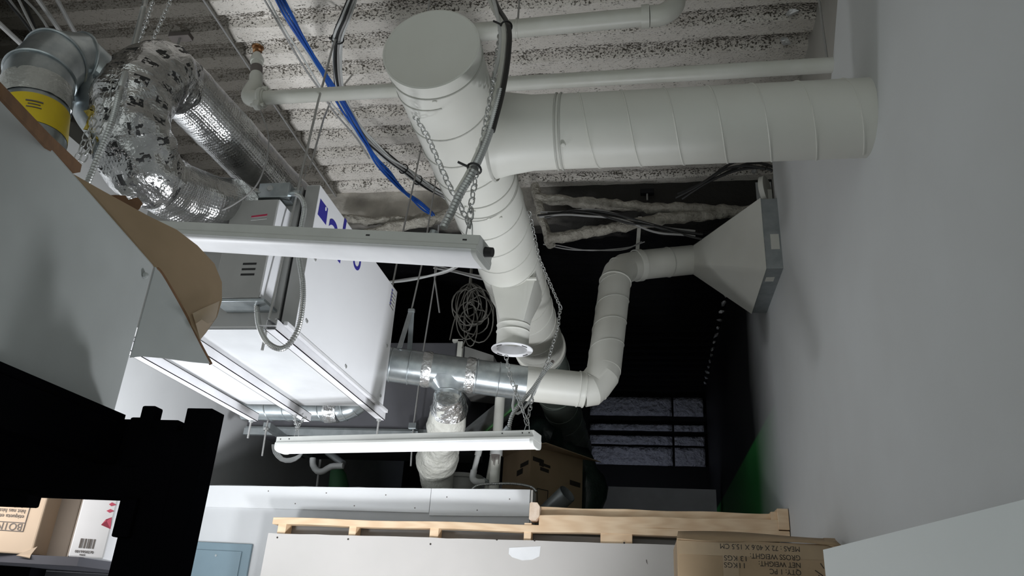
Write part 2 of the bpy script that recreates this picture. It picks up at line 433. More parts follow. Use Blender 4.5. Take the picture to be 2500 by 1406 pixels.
# right wall: masonry with a drywall face in front of it
struct('wall_right', MB().box(0.86, 1.0, -1.2, 10.2, FZ, CZ + 0.1), MASON)
E1 = at(2045, 0, X=XW); E2 = at(2032, 165, X=XW)
poly = [(-1.2, FZ), (9.4, FZ), (9.4, 2.80), (4.62, 2.80), (4.60, 2.2), (4.02, 2.2), (3.98, 2.62), (3.9, 2.80), (3.72, 2.80), (2.75, 2.0), (E2.y, E2.z), (E1.y, E1.z), (2.2, 2.80), (-1.2, 2.80)]
drywall = MB().prism([(XW, a, b) for a, b in poly], (0.10, 0, 0))
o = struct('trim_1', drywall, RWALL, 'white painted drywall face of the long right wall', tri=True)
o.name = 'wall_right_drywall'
struct('wall_left', MB().box(-3.70, -2.97, -1.2, 10.2, FZ, 2.25), WALL)
struct('wall_left_upper', MB().box(-3.75, -3.60, -1.2, 10.2, 2.25, CZ + 0.1), MASON, 'dark upper masonry above the left wall')
wb = struct('wall_back', MB().box(-4.2, 1.0, 9.5, 9.65, FZ, CZ + 0.1), BLACK)
zs = [(2.70, 2.47), (2.36, 2.285), (2.22, 2.115), (2.085, 1.87)]
for z1, z0 in zs:
    for x0, x1 in ((-0.64, 0.345), (0.37, 0.72)):
        m_ = MB(); nn = 14; g = []; ff = []
        for j in range(5):
            for i in range(nn + 1):
                xx, zz = x0 + (x1 - x0) * i / nn, z0 + (z1 - z0) * j / 4
                g.append((xx, 9.44 + 0.02 * noise.noise(V((xx * 9, zz * 9, 1))), zz))
        for j in range(4):
            for i in range(nn): a = j * (nn + 1) + i; ff.append((a, a + 1, a + nn + 2, a + nn + 1))
        m_.add(g, ff)
        o = obj('insulation_panel', m_, INSPANEL, wb, smooth=True, solid=0.03)
        if x0 < 0 and z1 > 2.6: o['label'] = 'grey textured insulation between black girts'
# left front wall with a lip board, its top a little uneven
YF = 4.65
TL, TR = 0.722, 0.762
wf = MB()
pl = [(-2.97, FZ), (-0.66, FZ), (-0.66, TR)]
n = 26
for i in range(1, n):
    xx = -0.66 - (2.31) * i / n
    pl.append((xx, TR + (TL - TR) * i / n + random.uniform(-0.003, 0.003)))
pl.append((-2.97, TL))
wf.prism([(a, YF, b) for a, b in pl], (0, 0.12, 0))
wall_front = struct('wall_front', wf, FWALL, tri=True)
lip = MB()
for x0, x1 in ((-2.97, -1.262), (-1.259, -0.66)):
    lip = MB(); zt0 = TL + (TR - TL) * (x0 + 2.97) / 2.31; zt1 = TL + (TR - TL) * (x1 + 2.97) / 2.31
    z0 = 0.59; z1 = 0.605
    lip.hexa([(x0, YF - 0.016, z0), (x1, YF - 0.016, z1), (x1, YF, z1), (x0, YF, z0), (x0, YF - 0.016, zt0 - .004), (x1, YF - 0.016, zt1 - .004), (x1, YF, zt1 - .004), (x0, YF, zt0 - .004)])
    obj('drywall_strip', lip, WALL, wall_front, bev=0.001)
sc = MB()
for q in range(9):
    sc.lathe((-2.3 + q * 0.19, YF - 0.0165, 0.70 - 0.07 * (q % 2)), (0, 1, 0), [(0, 0.0001), (0, 0.004), (0.004, 0.004)], 8)
obj('screw_head', sc, INKG, wall_front)['kind'] = 'stuff'
core = MB().prism([(-0.655, YF - 0.016, 0.56), (-0.655, YF + 0.12, 0.56), (-0.655, YF + 0.12, TR - .006), (-0.655, YF - 0.016, TR - .006)], (0.012, 0, 0))
obj('cut_end', core, DRYEDGE, wall_front)
# mezzanine deck over the rooms behind the front walls
struct('trim_2', MB().box(-2.97, 0.754, YF + 0.12, 8.0, 0.45, 0.56), mat('dusty_plywood', (0.16, 0.14, 0.11), 0.8), 'dusty plywood deck behind the low front walls').name = 'ceiling_low_rooms'
struct('trim_3', MB().box(-2.2, 0.70, 8.0, 8.12, 0.56, 1.365), mat('pale_far_panel', (0.74, 0.74, 0.80), 0.6), 'pale upright panel in the dark far room').name = 'wall_far_room'

# low stud wall with drywall on the near side
YP = 4.40
wp = thing('stud_wall', 'unfinished low pine stud wall with white drywall on its near side', 'wall', (-0.7, YP, FZ))
wp['kind'] = 'structure'; del wp['category']
A, B = at(667, 1262, Y=YP), at(1935, 1297, Y=YP)
B.x = min(B.x, XW - 0.004)
pb = MB(); up_ = V((0, 0, 0.018))
nseg = 24; pts_ = [A.lerp(B, i / nseg) + V((0, 0.045, -0.02 + 0.003 * math.sin(i * 0.9))) for i in range(nseg + 1)]
vs = []; fs = []
for p in pts_:
    vs += [p + V((0, -0.045, -0.019)), p + V((0, 0.045, -0.019)), p + V((0, 0.045, 0.019)), p + V((0, -0.045, 0.019))]
for i in range(nseg):
    for k in range(4): fs.append((i * 4 + k, i * 4 + (k + 1) % 4, i * 4 + 4 + (k + 1) % 4, i * 4 + 4 + k))
fs += [(3, 2, 1, 0), tuple(nseg * 4 + k for k in range(4))]
pb.add(vs, fs)
obj('top_plate', pb, WOOD, wp, bev=0.003)
ztop = 0.434
for x0, wd in ((676, 0.05), (851, 0.042), (1049, 0.05), (1279, 0.04), (1466, 0.17)):
    p = at(x0, 1300, Y=YP + 0.006)
    obj('stud', MB().box(p.x, p.x + wd, YP + 0.006, YP + 0.09, FZ if wd < .1 else 0.36, at(x0, 1270, Y=YP).z - 0.012 if wd < .1 else 0.505), WOOD, wp, bev=0.002)
DL, DR = at(655, 1301, Y=YP - 0.012), at(1930, 1338, Y=YP - 0.012)
DR.x = XW - 0.006
n = 30
pl = [(DL.x - 0.03, FZ), (DR.x, FZ), (DR.x, DR.z)]
for i in range(1, n): pl.append((DR.x + (DL.x - DR.x) * i / n, DR.z + (DL.z - DR.z) * i / n + random.uniform(-.002, .002)))
pl.append((DL.x, DL.z))
db = obj('drywall_sheet', MB().prism([(a, YP - 0.012, b) for a, b in pl], (0, 0.0125, 0)), BOARD, wp, tri=True)
for a, b in ((677, 1312), (850, 1316), (1051, 1328), (1213, 1317), (1305, 1319), (1524, 1325)):
    p = at(a, b, Y=YP - 0.0125)
    obj('screw', MB().lathe(p, (0, 1, 0), [(0, 0.0001), (-0.0005, 0.0055), (0.002, 0.0055)], 8), INK, db)
pp = [at(*q, Y=YP - 0.014) for q in ((1243, 1337), (1320, 1333), (1317, 1358), (1300, 1366), (1275, 1368), (1250, 1360), (1242, 1352))]
lab(obj('paper_scrap', MB().prism(pp, (0, 0.0012, 0)), PAPER, wp), 'white torn paper patch stuck on the drywall')
lab(obj('pen_mark', MB().prism([at(*q, Y=YP - 0.0135) for q in ((1577, 1366), (1579, 1366), (1581, 1378), (1578, 1372))], (0, 0.0008, 0)), INKG, wp), 'short dark scuff')
lab(obj('back_lining', MB().box(A.x + 0.02, B.x, YP + 0.095, YP + 0.107, FZ, 0.49), mat('grey_lining', (0.30, 0.29, 0.28), 0.7), wp), 'grey board behind the studs')
# short frame lying on the right half of the top plate
lf = thing('pine_frame', 'short pine frame of two boards and two end blocks lying on the top plate', 'lumber', at(1600, 1280, Y=YP))
p0, p1 = at(1316, 1256, Y=YP + 0.0), at(1900, 1268, Y=YP + 0.0)
def board(p0, p1, th, dp, nm='board'):
    b_ = MB(); P = [p0.lerp(p1, i / 16) for i in range(17)]; vs = []; fs = []
    for i, p in enumerate(P):
        q = p + V((0, 0, 0.0025 * math.sin(i * 1.1 + th * 90)))
        vs += [q + V((0, 0, -th)), q + V((0, dp, -th)), q + V((0, dp, 0)), q]
    for i in range(16):
        for k in range(4): fs.append((i * 4 + k, i * 4 + (k + 1) % 4, i * 4 + 4 + (k + 1) % 4, i * 4 + 4 + k))
    fs += [(3, 2, 1, 0), tuple(64 + k for k in range(4))]
    b_.add(vs, fs); return obj(nm, b_, WOOD, lf, bev=0.004)
board(p0, p1, 0.06, 0.05)
q0, q1 = at(1318, 1237, Y=YP + 0.055), at(1893, 1254, Y=YP + 0.055)
board(q0, q1, 0.085, 0.04)
a, b = at(1292, 1226, Y=YP - 0.02), at(1316, 1270, Y=YP - 0.02)
lab(obj('end_block', MB().prism([V((a.x + 0.002, a.y, b.z + 0.006)), V((a.x + 0.008, a.y, b.z)), V((b.x - 0.018, a.y, b.z)), V((b.x, a.y, b.z + 0.022)), V((b.x + 0.002, a.y, a.z - 0.02)), V((b.x - 0.014, a.y, a.z + 0.001)), V((a.x + 0.008, a.y, a.z + 0.002)), V((a.x + 0.003, a.y, a.z - 0.006))], (0, 0.14, 0)), WOODEND, lf, bev=0.002), 'sawn pine block end with rounded corners')
a, b = at(1897, 1241, Y=YP - 0.005), at(1931, 1296, Y=YP - 0.005)
obj('end_block', MB().box(a.x, XW - 0.004, YP - 0.005, YP + 0.12, b.z + 0.004, a.z), WOOD, lf, bev=0.002)
obj('end_block', MB().box(a.x - 0.03, a.x, YP + 0.02, YP + 0.12, b.z + 0.025, a.z - 0.014), WOOD, lf, bev=0.002)

# electric panel on the front wall
a, b = at(458, 1321, Y=YF - 0.02), at(617, 1321, Y=YF - 0.02)

ep = thing('electric_panel', 'blue grey metal electric panel cover set in the white front wall', 'electric panel', (a.x, YF, a.z))
obj('frame', MB().box(a.x, b.x, YF - 0.02, YF, a.z - 0.72, a.z), PANELBLUE, ep, bev=0.004)
dr = obj('door', MB().box(a.x + 0.055, b.x - 0.055, YF - 0.028, YF - 0.019, a.z - 0.66, a.z - 0.045), PANELBLUE, ep, bev=0.003)
obj('latch', MB().lathe((a.x + 0.21, YF - 0.028, a.z - 0.075), (0, -1, 0), [(0, 0.007), (0.003, 0.007), (0.003, 0.0001)], 12), GALVD, dr)

# ------------------------------------------------------------------ added lamps, unseen below the frame, fitted to light the room
for k, (loc, aim, sz, watt, col, spr) in enumerate(LAMPS):
    loc, aim = V(loc), V(aim).normalized()
    wl = thing('work_lamp', ['square work lamp on a stand lighting the room from the right below', 'square work lamp on a stand close to the left wall', 'small work lamp on a stand aimed at the stud wall'][k], 'lamp', (loc.x, loc.y, FZ), 'work lamps on the floor')
    u_ = aim.orthogonal().normalized(); v_ = aim.cross(u_); h_ = sz / 2 + .02
    obj('lamp_head', MB().bar(loc - aim * 0.05, loc - aim * 0.012, u_ * h_, v_ * h_), RACK, wl, bev=0.006)
    obj('stand', MB().tube([loc - aim * 0.05, V((loc.x, loc.y, FZ + 0.35))], 0.014, 10), RACK, wl)
    for q in range(3):
        a = q * 2.094 + 0.5
        obj('leg', MB().tube([V((loc.x, loc.y, FZ + 0.37)), V((loc.x + 0.2 * math.cos(a), loc.y + 0.2 * math.sin(a), FZ + 0.012))], 0.011, 8), RACK, wl)

# ------------------------------------------------------------------ ventilation unit (hangs on struts and rods)
UX, UN, UF, UB, UT = -1.25, 2.50, 3.56, 0.965, 1.565
UL = -1.98
vu = thing('ventilation_unit', 'large white ventilation unit hung on rods, blue square emblem on its side', 'ventilation unit', ((UX + UL) / 2, 3.0, UB))
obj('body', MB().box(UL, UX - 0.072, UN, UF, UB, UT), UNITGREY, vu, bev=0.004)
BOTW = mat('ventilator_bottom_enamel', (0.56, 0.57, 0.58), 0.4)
obj('bottom_panel', MB().box(-1.70, UX - 0.03, UN + 0.004, UF - 0.004, UB - 0.008, UB - 0.0005), BOTW, vu, bev=0.002)
obj('bottom_panel', MB().box(UL + 0.01, -1.70, UN + 0.1, UF - 0.004, UB - 0.006, UB - 0.0005), BOTW, vu, bev=0.002)
obj('gasket', MB().box(UX - 0.072, UX - 0.058, UN + 0.012, UF - 0.012, UB + 0.006, UT - 0.01), DARKGAP, vu)
door = obj('access_panel', MB().box(UX - 0.058, UX, UN, UF, UB - 0.002, UT + 0.004), WHITE, vu, bev=0.003)
NF = obj('panel_edge', MB().box(UX - 0.057, UX - 0.001, UN - 0.0015, UN, UB + 0.002, UT), UNITGREY, vu)
for yy, zz in ((2.56, 1.27), (2.58, 1.02), (3.5, 0.995), (3.5, 1.25), (3.02, 0.985)):
    obj('panel_screw', MB().lathe((UX, yy, zz), (1, 0, 0), [(0, 0.008), (0.004, 0.008), (0.006, 0.005), (0.006, 0.0001)], 12), ZINC, vu, smooth=True)
# emblem: blue square with a white dot, then blue letters
e0 = 0.0012
sq = [at(*q, X=UX + e0) for q in ((783, 485), (801, 509.5), (796, 549), (776, 523))]
lab(obj('emblem', MB().prism(sq, (-0.001, 0, 0)), INKBLUE, door), 'blue square emblem')
dc = at(797, 511, X=UX + 0.002)
obj('emblem_dot', MB().prism([dc + V((0, 0.007 * math.cos(t) - .004, 0.009 * math.sin(t))) for t in [i * math.pi / 8 for i in range(16)]], (-0.0008, 0, 0)), WHITE, door)
lp = at(806, 549, X=UX + e0)
t_ = text('lettering', 'al', INKBLUE, door, (UX + e0, lp.y - 0.02, lp.z - 0.10), (0, 1, 0), (0, 0, 1), 0.30, 0.0004)
lp = at(862, 648, X=UX + e0)
text('lettering', 'o', INKBLUE, door, (UX + e0, lp.y - 0.02, lp.z - 0.0), (0, 1, 0), (0, 0, 1), 0.20, 0.0004)
# rating label at the far top corner
lb = [at(*q, X=UX + e0) for q in ((957, 699), (967, 716), (962, 756), (950, 742))]
rl = obj('rating_label', MB().prism(lb, (-0.001, 0, 0)), PAPER, door)
for k in range(5):
    t0 = 0.04 + k * 0.19
    c = lb[0].lerp(lb[3], t0 + 0.05); c2_ = lb[0].lerp(lb[3], t0 + 0.13); h_ = (lb[1] - lb[0]) * 0.28
    obj('label_symbol', MB().prism([c + h_ * .2, c + h_ * 1.2, c2_ + h_ * 1.2, c2_ + h_ * .2], (0.0006, 0, 0)), INKBLUE, rl)
    obj('label_line', MB().prism([c2_ + h_ * .1 + V((0, 0, -.004)), c2_ + h_ * 3.4 + V((0, 0, -.004)), c2_ + h_ * 3.4 + V((0, 0, -.009)), c2_ + h_ * .1 + V((0, 0, -.009))], (0.0006, 0, 0)), INKG, rl)
# control box with three slots on the near side
YB = 2.385
tl, tr = at(590, 523, Y=YB), at(668, 505, Y=YB)
bl, br = at(551, 738, Y=YB), at(641, 729, Y=YB)
X0_, X1_, Z0_, Z1_ = -1.535, -1.352, 1.035, 1.44
cb = obj('control_box', MB().box(X0_, X1_, YB, UN, Z0_, Z1_), UNITGREY, vu, bev=0.002)
for k in range(3):
    z = at(607, 644 + 13 * k, Y=YB).z
    obj('slot', MB().box(at(592, 650, Y=YB).x, at(625, 650, Y=YB).x, YB - 0.001, YB + 0.004, z - 0.004, z + 0.004), DARKGAP, cb)
obj('box_side', MB().box(X1_, X1_ + 0.004, YB + 0.004, UN, Z0_ + 0.004, Z1_), WHITE, cb)
lab(obj('tray', MB().box(X0_ + 0.004, X1_ + 0.02, YB + 0.004, UN, Z0_ - 0.012, Z0_ - 0.001), GALV, cb, bev=0.001), 'shiny galvanised bottom tray')
for q in ((-1.52, 1.25), (-1.368, 1.27)):
    obj('box_screw', MB().lathe((q[0], YB, q[1]), (0, -1, 0), [(0, 0.005), (0.003, 0.004), (0.003, 0.0001)], 8), ZINC, cb)
wl_ = [at(*q, Y=YB - 0.001) for q in ((614, 527), (653, 522), (651, 535), (612, 539))]
wlab = obj('warning_label', MB().prism(wl_, (0, 0.0012, 0)), PAPER, cb)
obj('red_band', MB().prism([wl_[0], wl_[1], wl_[1].lerp(wl_[2], .35), wl_[0].lerp(wl_[3], .35)], (0, -0.0006, 0)), INKRED, wlab)
for k in range(2):
    t0 = .5 + .22 * k
    obj('print_line', MB().prism([wl_[0].lerp(wl_[3], t0), wl_[1].lerp(wl_[2], t0), wl_[1].lerp(wl_[2], t0 + .1), wl_[0].lerp(wl_[3], t0 + .1)], (0, -0.0006, 0)), INKG, wlab)
# small galvanised junction box above it
j0, j1 = at(634, 447, Y=2.43), at(701, 480, Y=2.43)
jb = obj('junction_box', MB().box(j0.x, j1.x, 2.43, UN, j1.z, j0.z), GALV, vu, bev=0.003)
obj('knockout', MB().lathe(((j0.x + j1.x) / 2 - 0.015, 2.43, (j0.z + j1.z) / 2 + .008), (0, -1, 0), [(0, 0.014), (0.004, 0.011), (0.004, 0.0001)], 14), ZINC, jb, smooth=True)
for k in (0.4, 0.62):
    obj('box_hole', MB().lathe((j0.x + (j1.x - j0.x) * k, 2.47, j1.z), (0, 0, -1), [(0, 0.007), (0.001, 0.007), (0.001, 0.0001)], 12), DARKGAP, jb)
obj('connector', MB().tube([V((j1.x, 2.46, j1.z + 0.03)), V((j1.x + 0.035, 2.46, j1.z + 0.03))], [0.014, 0.012], 12), GALV, jb, smooth=True)
s0, s1 = at(643, 507, Y=UN - 0.001), at(685, 521, Y=UN - 0.001)
sl = obj('wiring_sticker', MB().box(s0.x, s1.x, UN - 0.0015, UN, s1.z, s0.z), mat('sticker', (0.42, 0.42, 0.40), 0.5), vu)
for k in range(3):
    c = V((s0.x + (s1.x - s0.x) * (0.2 + 0.28 * k), UN - 0.002, (s0.z + s1.z) / 2))
    obj('sticker_symbol', MB().ring(c, (0, 1, 0), 0.011, 0.0022, 14, 4), INK, sl)
lv = MB()
for k in range(4): lv.box(UX - 0.16, UX - 0.085, UN - 0.003, UN, UT - 0.03 - k * 0.018, UT - 0.024 - k * 0.018)
obj('louvre', lv, UNITGREY, vu)
# flexible whip from junction box down to the control box
wb_ = MB()
armoured(wb_, px([(716, 470, 2.46), (735, 482, 2.45), (743, 510, 2.44), (735, 560, 2.41), (730, 625, 2.37), (739, 690, 2.34), (738, 750, 2.33), (725, 810, 2.33), (692, 850, 2.34), (655, 838, 2.36), (634, 800, 2.40), (628, 765, 2.43), (627, 742, 2.44)]), 0.0105, 0.008)
lab(obj('flexible_conduit', wb_, ARMOUR, vu, smooth=True), 'looped flexible metal conduit')
# struts under the unit
def strut(xc, y0, y1, w_=0.041, slots=False, label=None):
    z1, z0 = UB - 0.008, UB - 0.05
    m_ = MB()
    m_.box(xc - w_ / 2, xc + w_ / 2, y0, y1, z0, z0 + 0.003)
    m_.box(xc - w_ / 2, xc - w_ / 2 + 0.003, y0, y1, z0, z1); m_.box(xc + w_ / 2 - 0.003, xc + w_ / 2, y0, y1, z0, z1)
    m_.box(xc - w_ / 2, xc - w_ / 2 + 0.011, y0, y1, z1 - 0.003, z1); m_.box(xc + w_ / 2 - 0.011, xc + w_ / 2, y0, y1, z1 - 0.003, z1)
    o = obj('strut', m_, STRUT, vu)
    if label: o['label'] = label
    return o
strut(-1.288, 2.395, 3.66)
obj('rail_flange', MB().box(-1.262, UX + 0.004, 2.43, 3.63, UB - 0.02, UB - 0.004), STRUT, vu, bev=0.002)
ms = strut(-1.705, 2.42, 3.72)
for p_ in ((516, 866), (577, 905), (654, 956), (702, 987)):
    c = at(*p_, Z=UB - 0.03)
    obj('strut_slot', MB().box(-1.705 - 0.0225, -1.705 - 0.0195, c.y - 0.035, c.y + 0.035, UB - 0.04, UB - 0.014), DARKGAP, ms)
strut(-2.0, 2.5, 3.73)
def rod(nm, pts, r=0.0052, label=None, par=vu):
    o = obj(nm, MB().tube(pts, r, 8), ROD, par, smooth=True)
    if label: o['label'] = label
    return o
def nut(p, par=vu): return obj('nut', MB().lathe(p, (0, 0, 1), [(-0.006, 0.0001), (-0.006, 0.012), (0.006, 0.012), (0.006, 0.0001)], 6), ZINC, par)
r0 = at(640, 855, Y=2.405)
rod('threaded_rod', [r0, at(709, 541, Y=2.45), at(775, 255, Y=2.56), at(812, 115, Y=2.70), V((at(830, 40, Y=2.8).x, 2.86, 2.82))])
br_ = at(648, 797, Y=2.405)
obj('rod_bracket', MB().box(br_.x - 0.022, -1.268, 2.39, 2.43, br_.z - 0.004, br_.z), STRUT, vu); nut(br_ + V((0, 0, -0.008)))
rod('threaded_rod', [V((-1.288, 3.63, 0.79)), V((-1.288, 3.63, UB - 0.05))]); nut(V((-1.288, 3.63, UB - 0.056)))
rod('threaded_rod', [V((-2.0, 3.70, 0.82)), V((-2.0, 3.70, UB - 0.05))]); nut(V((-2.0, 3.70, UB - 0.056)))
rod('threaded_rod', [at(957, 703, Y=3.60), at(985, 560, Y=3.66), at(1010, 448, Y=3.75), V((at(1020, 410, Y=3.8).x, 3.85, 2.82))])
rod('threaded_rod', [at(757, 408, Y=3.0), at(790, 290, Y=3.1), at(806, 250, Y=3.15), V((-1.6, 3.35, 2.83))], 0.005)

# ------------------------------------------------------------------ main spiral duct
MX, MZ, MR = -0.638, 1.64, 0.152
md = thing('spiral_duct', 'large white painted spiral duct with a closed round end cap, running away under the ceiling', 'duct', (MX, 3.2, MZ))
obj('duct_body', MB().tube(lin([(MX, 1.86, MZ), (MX, 4.64, MZ)], 0.1), MR, 64), DUCT, md, smooth=True)
obj('end_cap', MB().lathe((MX, 1.842, MZ), (0, 1, 0), [(0.004, 0.0001), (0.004, MR - 0.008), (0, MR - 0.002), (0.002, MR + 0.0035), (0.035, MR + 0.0035), (0.036, MR)], 64), DUCT, md, smooth=True)
for y0, y1, ph in ((1.95, 2.56, 2.2), (2.64, 4.60, 0.8)):
    obj('spiral_seam', MB().tube(helix((MX, y0, MZ), (MX, y1, MZ), MR + 0.0005, 0.165, ph, 40), 0.0032, 5), DUCTSEAM, md, smooth=True)
for yy in (1.90, 2.58, 2.66):
    obj('joint_band', MB().ring((MX, yy, MZ), (0, 1, 0), MR + 0.001, 0.003, 64, 6), DUCTSEAM, md, smooth=True)
for yy, a in ((2.57, -1.75), (2.60, -1.6), (2.67, -1.3), (2.70, -1.0), (1.91, -1.5)):
    obj('duct_screw', MB().lathe((MX + MR * math.cos(a), yy, MZ + MR * math.sin(a)), (math.cos(a), 0, math.sin(a)), [(0, 0.008), (0.006, 0.007), (0.007, 0.0001)], 8), DUCT, md)
obj('end_flange', MB().lathe((MX, 4.60, MZ), (0, 1, 0), [(0, MR), (0, MR + 0.012), (0.05, MR + 0.012), (0.05, MR)], 64), DUCT, md, smooth=True)
obj('strap', MB().lathe((MX, 4.66, MZ), (0, 1, 0), [(0, MR + 0.002), (0, MR + 0.006), (0.012, MR + 0.006), (0.012, MR + 0.002)], 48), GALVD, md, smooth=True)
lab(obj('far_section', MB().tube(lin([(MX, 4.64, MZ), (MX, 7.6, MZ)], 0.2), 0.145, 48), DUCTOLD, md, smooth=True), 'dull unpainted greenish grey far section')
obj('far_seam', MB().tube(helix((MX, 4.7, MZ), (MX, 7.55, MZ), 0.1455, 0.4, 1.0, 30), 0.004, 5), DUCTOLD, md, smooth=True)
obj('far_band', MB().ring((MX, 5.55, MZ), (0, 1, 0), 0.146, 0.006, 48, 6), DUCTOLD, md, smooth=True)
# branch to the right wall
BY = 2.315
bd = thing('branch_duct', 'white painted spiral branch duct running from the main duct into the right wall', 'duct', (0, BY, MZ))
BR = 0.133
def bc(x): return V((x, BY + (MX - x) * 0.0, MZ + 0.0))
xj = at(1362, 325, Y=BY).x
obj('saddle', MB().tube([bc(MX + 0.08), bc(MX + 0.17), bc(xj - 0.09), bc(xj)], [0.17, 0.148, BR + 0.002, BR + 0.001], 56), DUCT, bd, smooth=True)
obj('duct_body', MB().tube(lin([bc(xj - 0.02), bc(XW + 0.02)], 0.1), BR, 56), DUCT, bd, smooth=True)
obj('joint_band', MB().ring(bc(xj), (1, 0, 0), BR + 0.002, 0.004, 56, 6), DUCTSEAM, bd, smooth=True)
obj('joint_band', MB().ring(bc(xj + 0.016), (1, 0, 0), BR + 0.002, 0.004, 56, 6), DUCTSEAM, bd, smooth=True)
obj('spiral_seam', MB().tube(helix(bc(xj + 0.05), bc(XW - 0.02), BR + 0.0005, 0.147, 0.3, 40), 0.0032, 5), DUCT, bd, smooth=True)
p = at(1376, 398, Y=BY - 0.09); obj('duct_screw', MB().lathe(bc(xj + 0.03) + V((0, -0.078, -0.108)), (0, -.58, -.81), [(0, 0.009), (0.008, 0.007), (0.009, 0.0001)], 8), DUCT, bd)
wr = MB().lathe((MX + 0.11, BY, MZ), (1, 0, 0), [(0, 0.168), (0.006, 0.172), (0.012, 0.168)], 48)
obj('saddle_rim', wr, DUCTSEAM, bd, smooth=True)

# square take-off with an open round collar below the main duct
tk = thing('duct_take_off', 'white duct boot under the main duct ending in an open round collar', 'duct', (MX, 3.33, 1.2))
ct = at(1250, 690, Y=3.5); rc = at(1242, 851, Y=3.33)
tp = [at(1197, 684, Y=3.34), at(1306, 683, Y=3.34)]
ty0, ty1 = 3.34, 3.62
zt = tp[0].z
cc = V((rc.x, 3.42, at(1242, 781, Y=3.34).z))
rr = 0.077
n = 40; vs = []; fs = []
for k in range(n):          # square-to-round
    a = 2 * math.pi * k / n
    s = 1 / max(abs(math.cos(a)), abs(math.sin(a)))
    hx = (tp[1].x - tp[0].x) / 2; cx_ = (tp[0].x + tp[1].x) / 2
    vs.append((cx_ + hx * max(-1, min(1, s * math.cos(a))), 3.47 + 0.13 * max(-1, min(1, s * math.sin(a))), zt + 0.07))
    vs.append((cx_ + hx * max(-1, min(1, s * math.cos(a))), 3.47 + 0.13 * max(-1, min(1, s * math.sin(a))), zt))
    vs.append((cc.x + rr * math.cos(a), cc.y + rr * math.sin(a), cc.z))
for k in range(n):
    for q in range(2): fs.append((k * 3 + q, ((k + 1) % n) * 3 + q, ((k + 1) % n) * 3 + q + 1, k * 3 + q + 1))
obj('boot', MB().add(vs, fs), DUCT, tk, smooth=True)
obj('boot_flange', MB().box(tp[0].x - 0.006, tp[1].x + 0.008, 3.332, 3.35, zt - 0.003, zt + 0.012), DUCT, tk, bev=0.004)
zr = at(1242, 851, Y=3.40).z
obj('collar', MB().lathe((cc.x, cc.y, 0), (0, 0, 1), [(cc.z + 0.002, rr), (cc.z - 0.002, rr + 0.004), (cc.z - 0.010, rr), (cc.z - 0.030, rr), (cc.z - 0.034, rr + 0.004), (cc.z - 0.04, rr), (cc.z - 0.085, rr), (zr + 0.01, rr - 0.002), (zr + 0.01, rr - 0.004), (cc.z - 0.02, rr - 0.005)], 48), DUCT, tk, smooth=True)
rg = obj('open_ring', MB().lathe((cc.x, cc.y, zr), (0, 0, 1), [(0.045, rr - 0.005), (0.002, rr - 0.006), (0, rr - 0.002), (-0.002, rr + 0.02), (0.002, rr + 0.022), (0.006, rr + 0.02), (0.007, rr)], 48), WHITE, tk, smooth=True)
for a in (0.9, 2.5, 4.1, 5.6):
    pts_ = [V((cc.x + (rr + 0.010) * math.cos(a + d), cc.y + (rr + 0.010) * math.sin(a + d), zr - 0.002)) for d in (-.18, -.09, 0, .09, .18)]
    obj('ring_slot', MB().tube(pts_, 0.0025, 5), DARKGAP, rg)

# ------------------------------------------------------------------ galvanised cross pipe, tee, painted riser and flare
cp = thing('crossing_duct', 'round duct, galvanised with a tee then painted white, turning up to a flared wall box', 'duct', (-0.9, 4.0, 1.28))
PR = 0.093
YA, YBp = 3.95, 4.15
g0, g1, g2, g3 = at(945, 888, Y=3.86), at(1100, 908, Y=3.95), at(1284, 936, Y=4.05), at(1425, 951, Y=4.12)
obj('galvanised_run', MB().tube(lin([g0, g2], 0.05), PR, 40), GALV, cp, smooth=True)
gx = (g2 - g0).normalized()
for t in (0.03, 0.16, 0.64, 0.8): obj('pipe_rib', MB().ring(g0.lerp(g2, t), gx, PR + 0.001, 0.004, 40, 6), GALV, cp, smooth=True)
for t in (0.285, 0.595): obj('foil_wrap', MB().tube([g0.lerp(g2, t - 0.035), g0.lerp(g2, t - 0.02), g0.lerp(g2, t + 0.02), g0.lerp(g2, t + 0.035)], [PR + 0.001, PR + 0.005, PR + 0.006, PR + 0.001], 32, wob=lambda p, a, b: 0.006 * noise.noise(p * 40)), FOILTAPE, cp, smooth=True)
tm = g0.lerp(g2, 0.44); tb = at(1097, 962, Y=4.0)
tb = V((tm.x + 0.005, tm.y + 0.01, tb.z))
n = 32; vs = []; fs = []
for k in range(n):        # conical tee saddle
    a = 2 * math.pi * k / n
    vs.append(tm + gx * (0.16 * math.cos(a)) + V((0, 0.09 * math.sin(a), -0.035 - 0.045 * abs(math.cos(a)) * 0.3)))
    vs.append(tb + V((0.068 * math.cos(a), 0.068 * math.sin(a), 0.0)))
    vs.append(tb + V((0.068 * math.cos(a), 0.068 * math.sin(a), -0.02)))
for k in range(n):
    for q in range(2): fs.append((k * 3 + q, ((k + 1) % n) * 3 + q, ((k + 1) % n) * 3 + q + 1, k * 3 + q + 1))
obj('tee_saddle', MB().add(vs, fs), GALV, cp, smooth=True)
obj('tee_rim', MB().ring(tb, (0, 0, 1), 0.069, 0.0035, 32, 6), GALV, cp, smooth=True)
e0_, e1_, e2_ = g3, at(1472, 945, Y=4.16), at(1480, 898, Y=4.18)
PW = PR + 0.002
obj('painted_run', MB().tube(lin([g2 + gx * 0.001, g3], 0.05), PW, 40), DUCT, cp, smooth=True)
def gored(nm, pts, r, n=40):
    o = obj(nm, MB().tube(pts, r, n), DUCT, cp, smooth=False)
    for p in o.data.polygons: p.use_smooth = True
    o.data.set_sharp_from_angle(angle=math.radians(14))
    return o
top0, top1 = at(1474, 905, Y=4.16), at(1502, 690, Y=4.40)
el1, el2 = at(1468, 946, Y=4.135), at(1478, 915, Y=4.15)
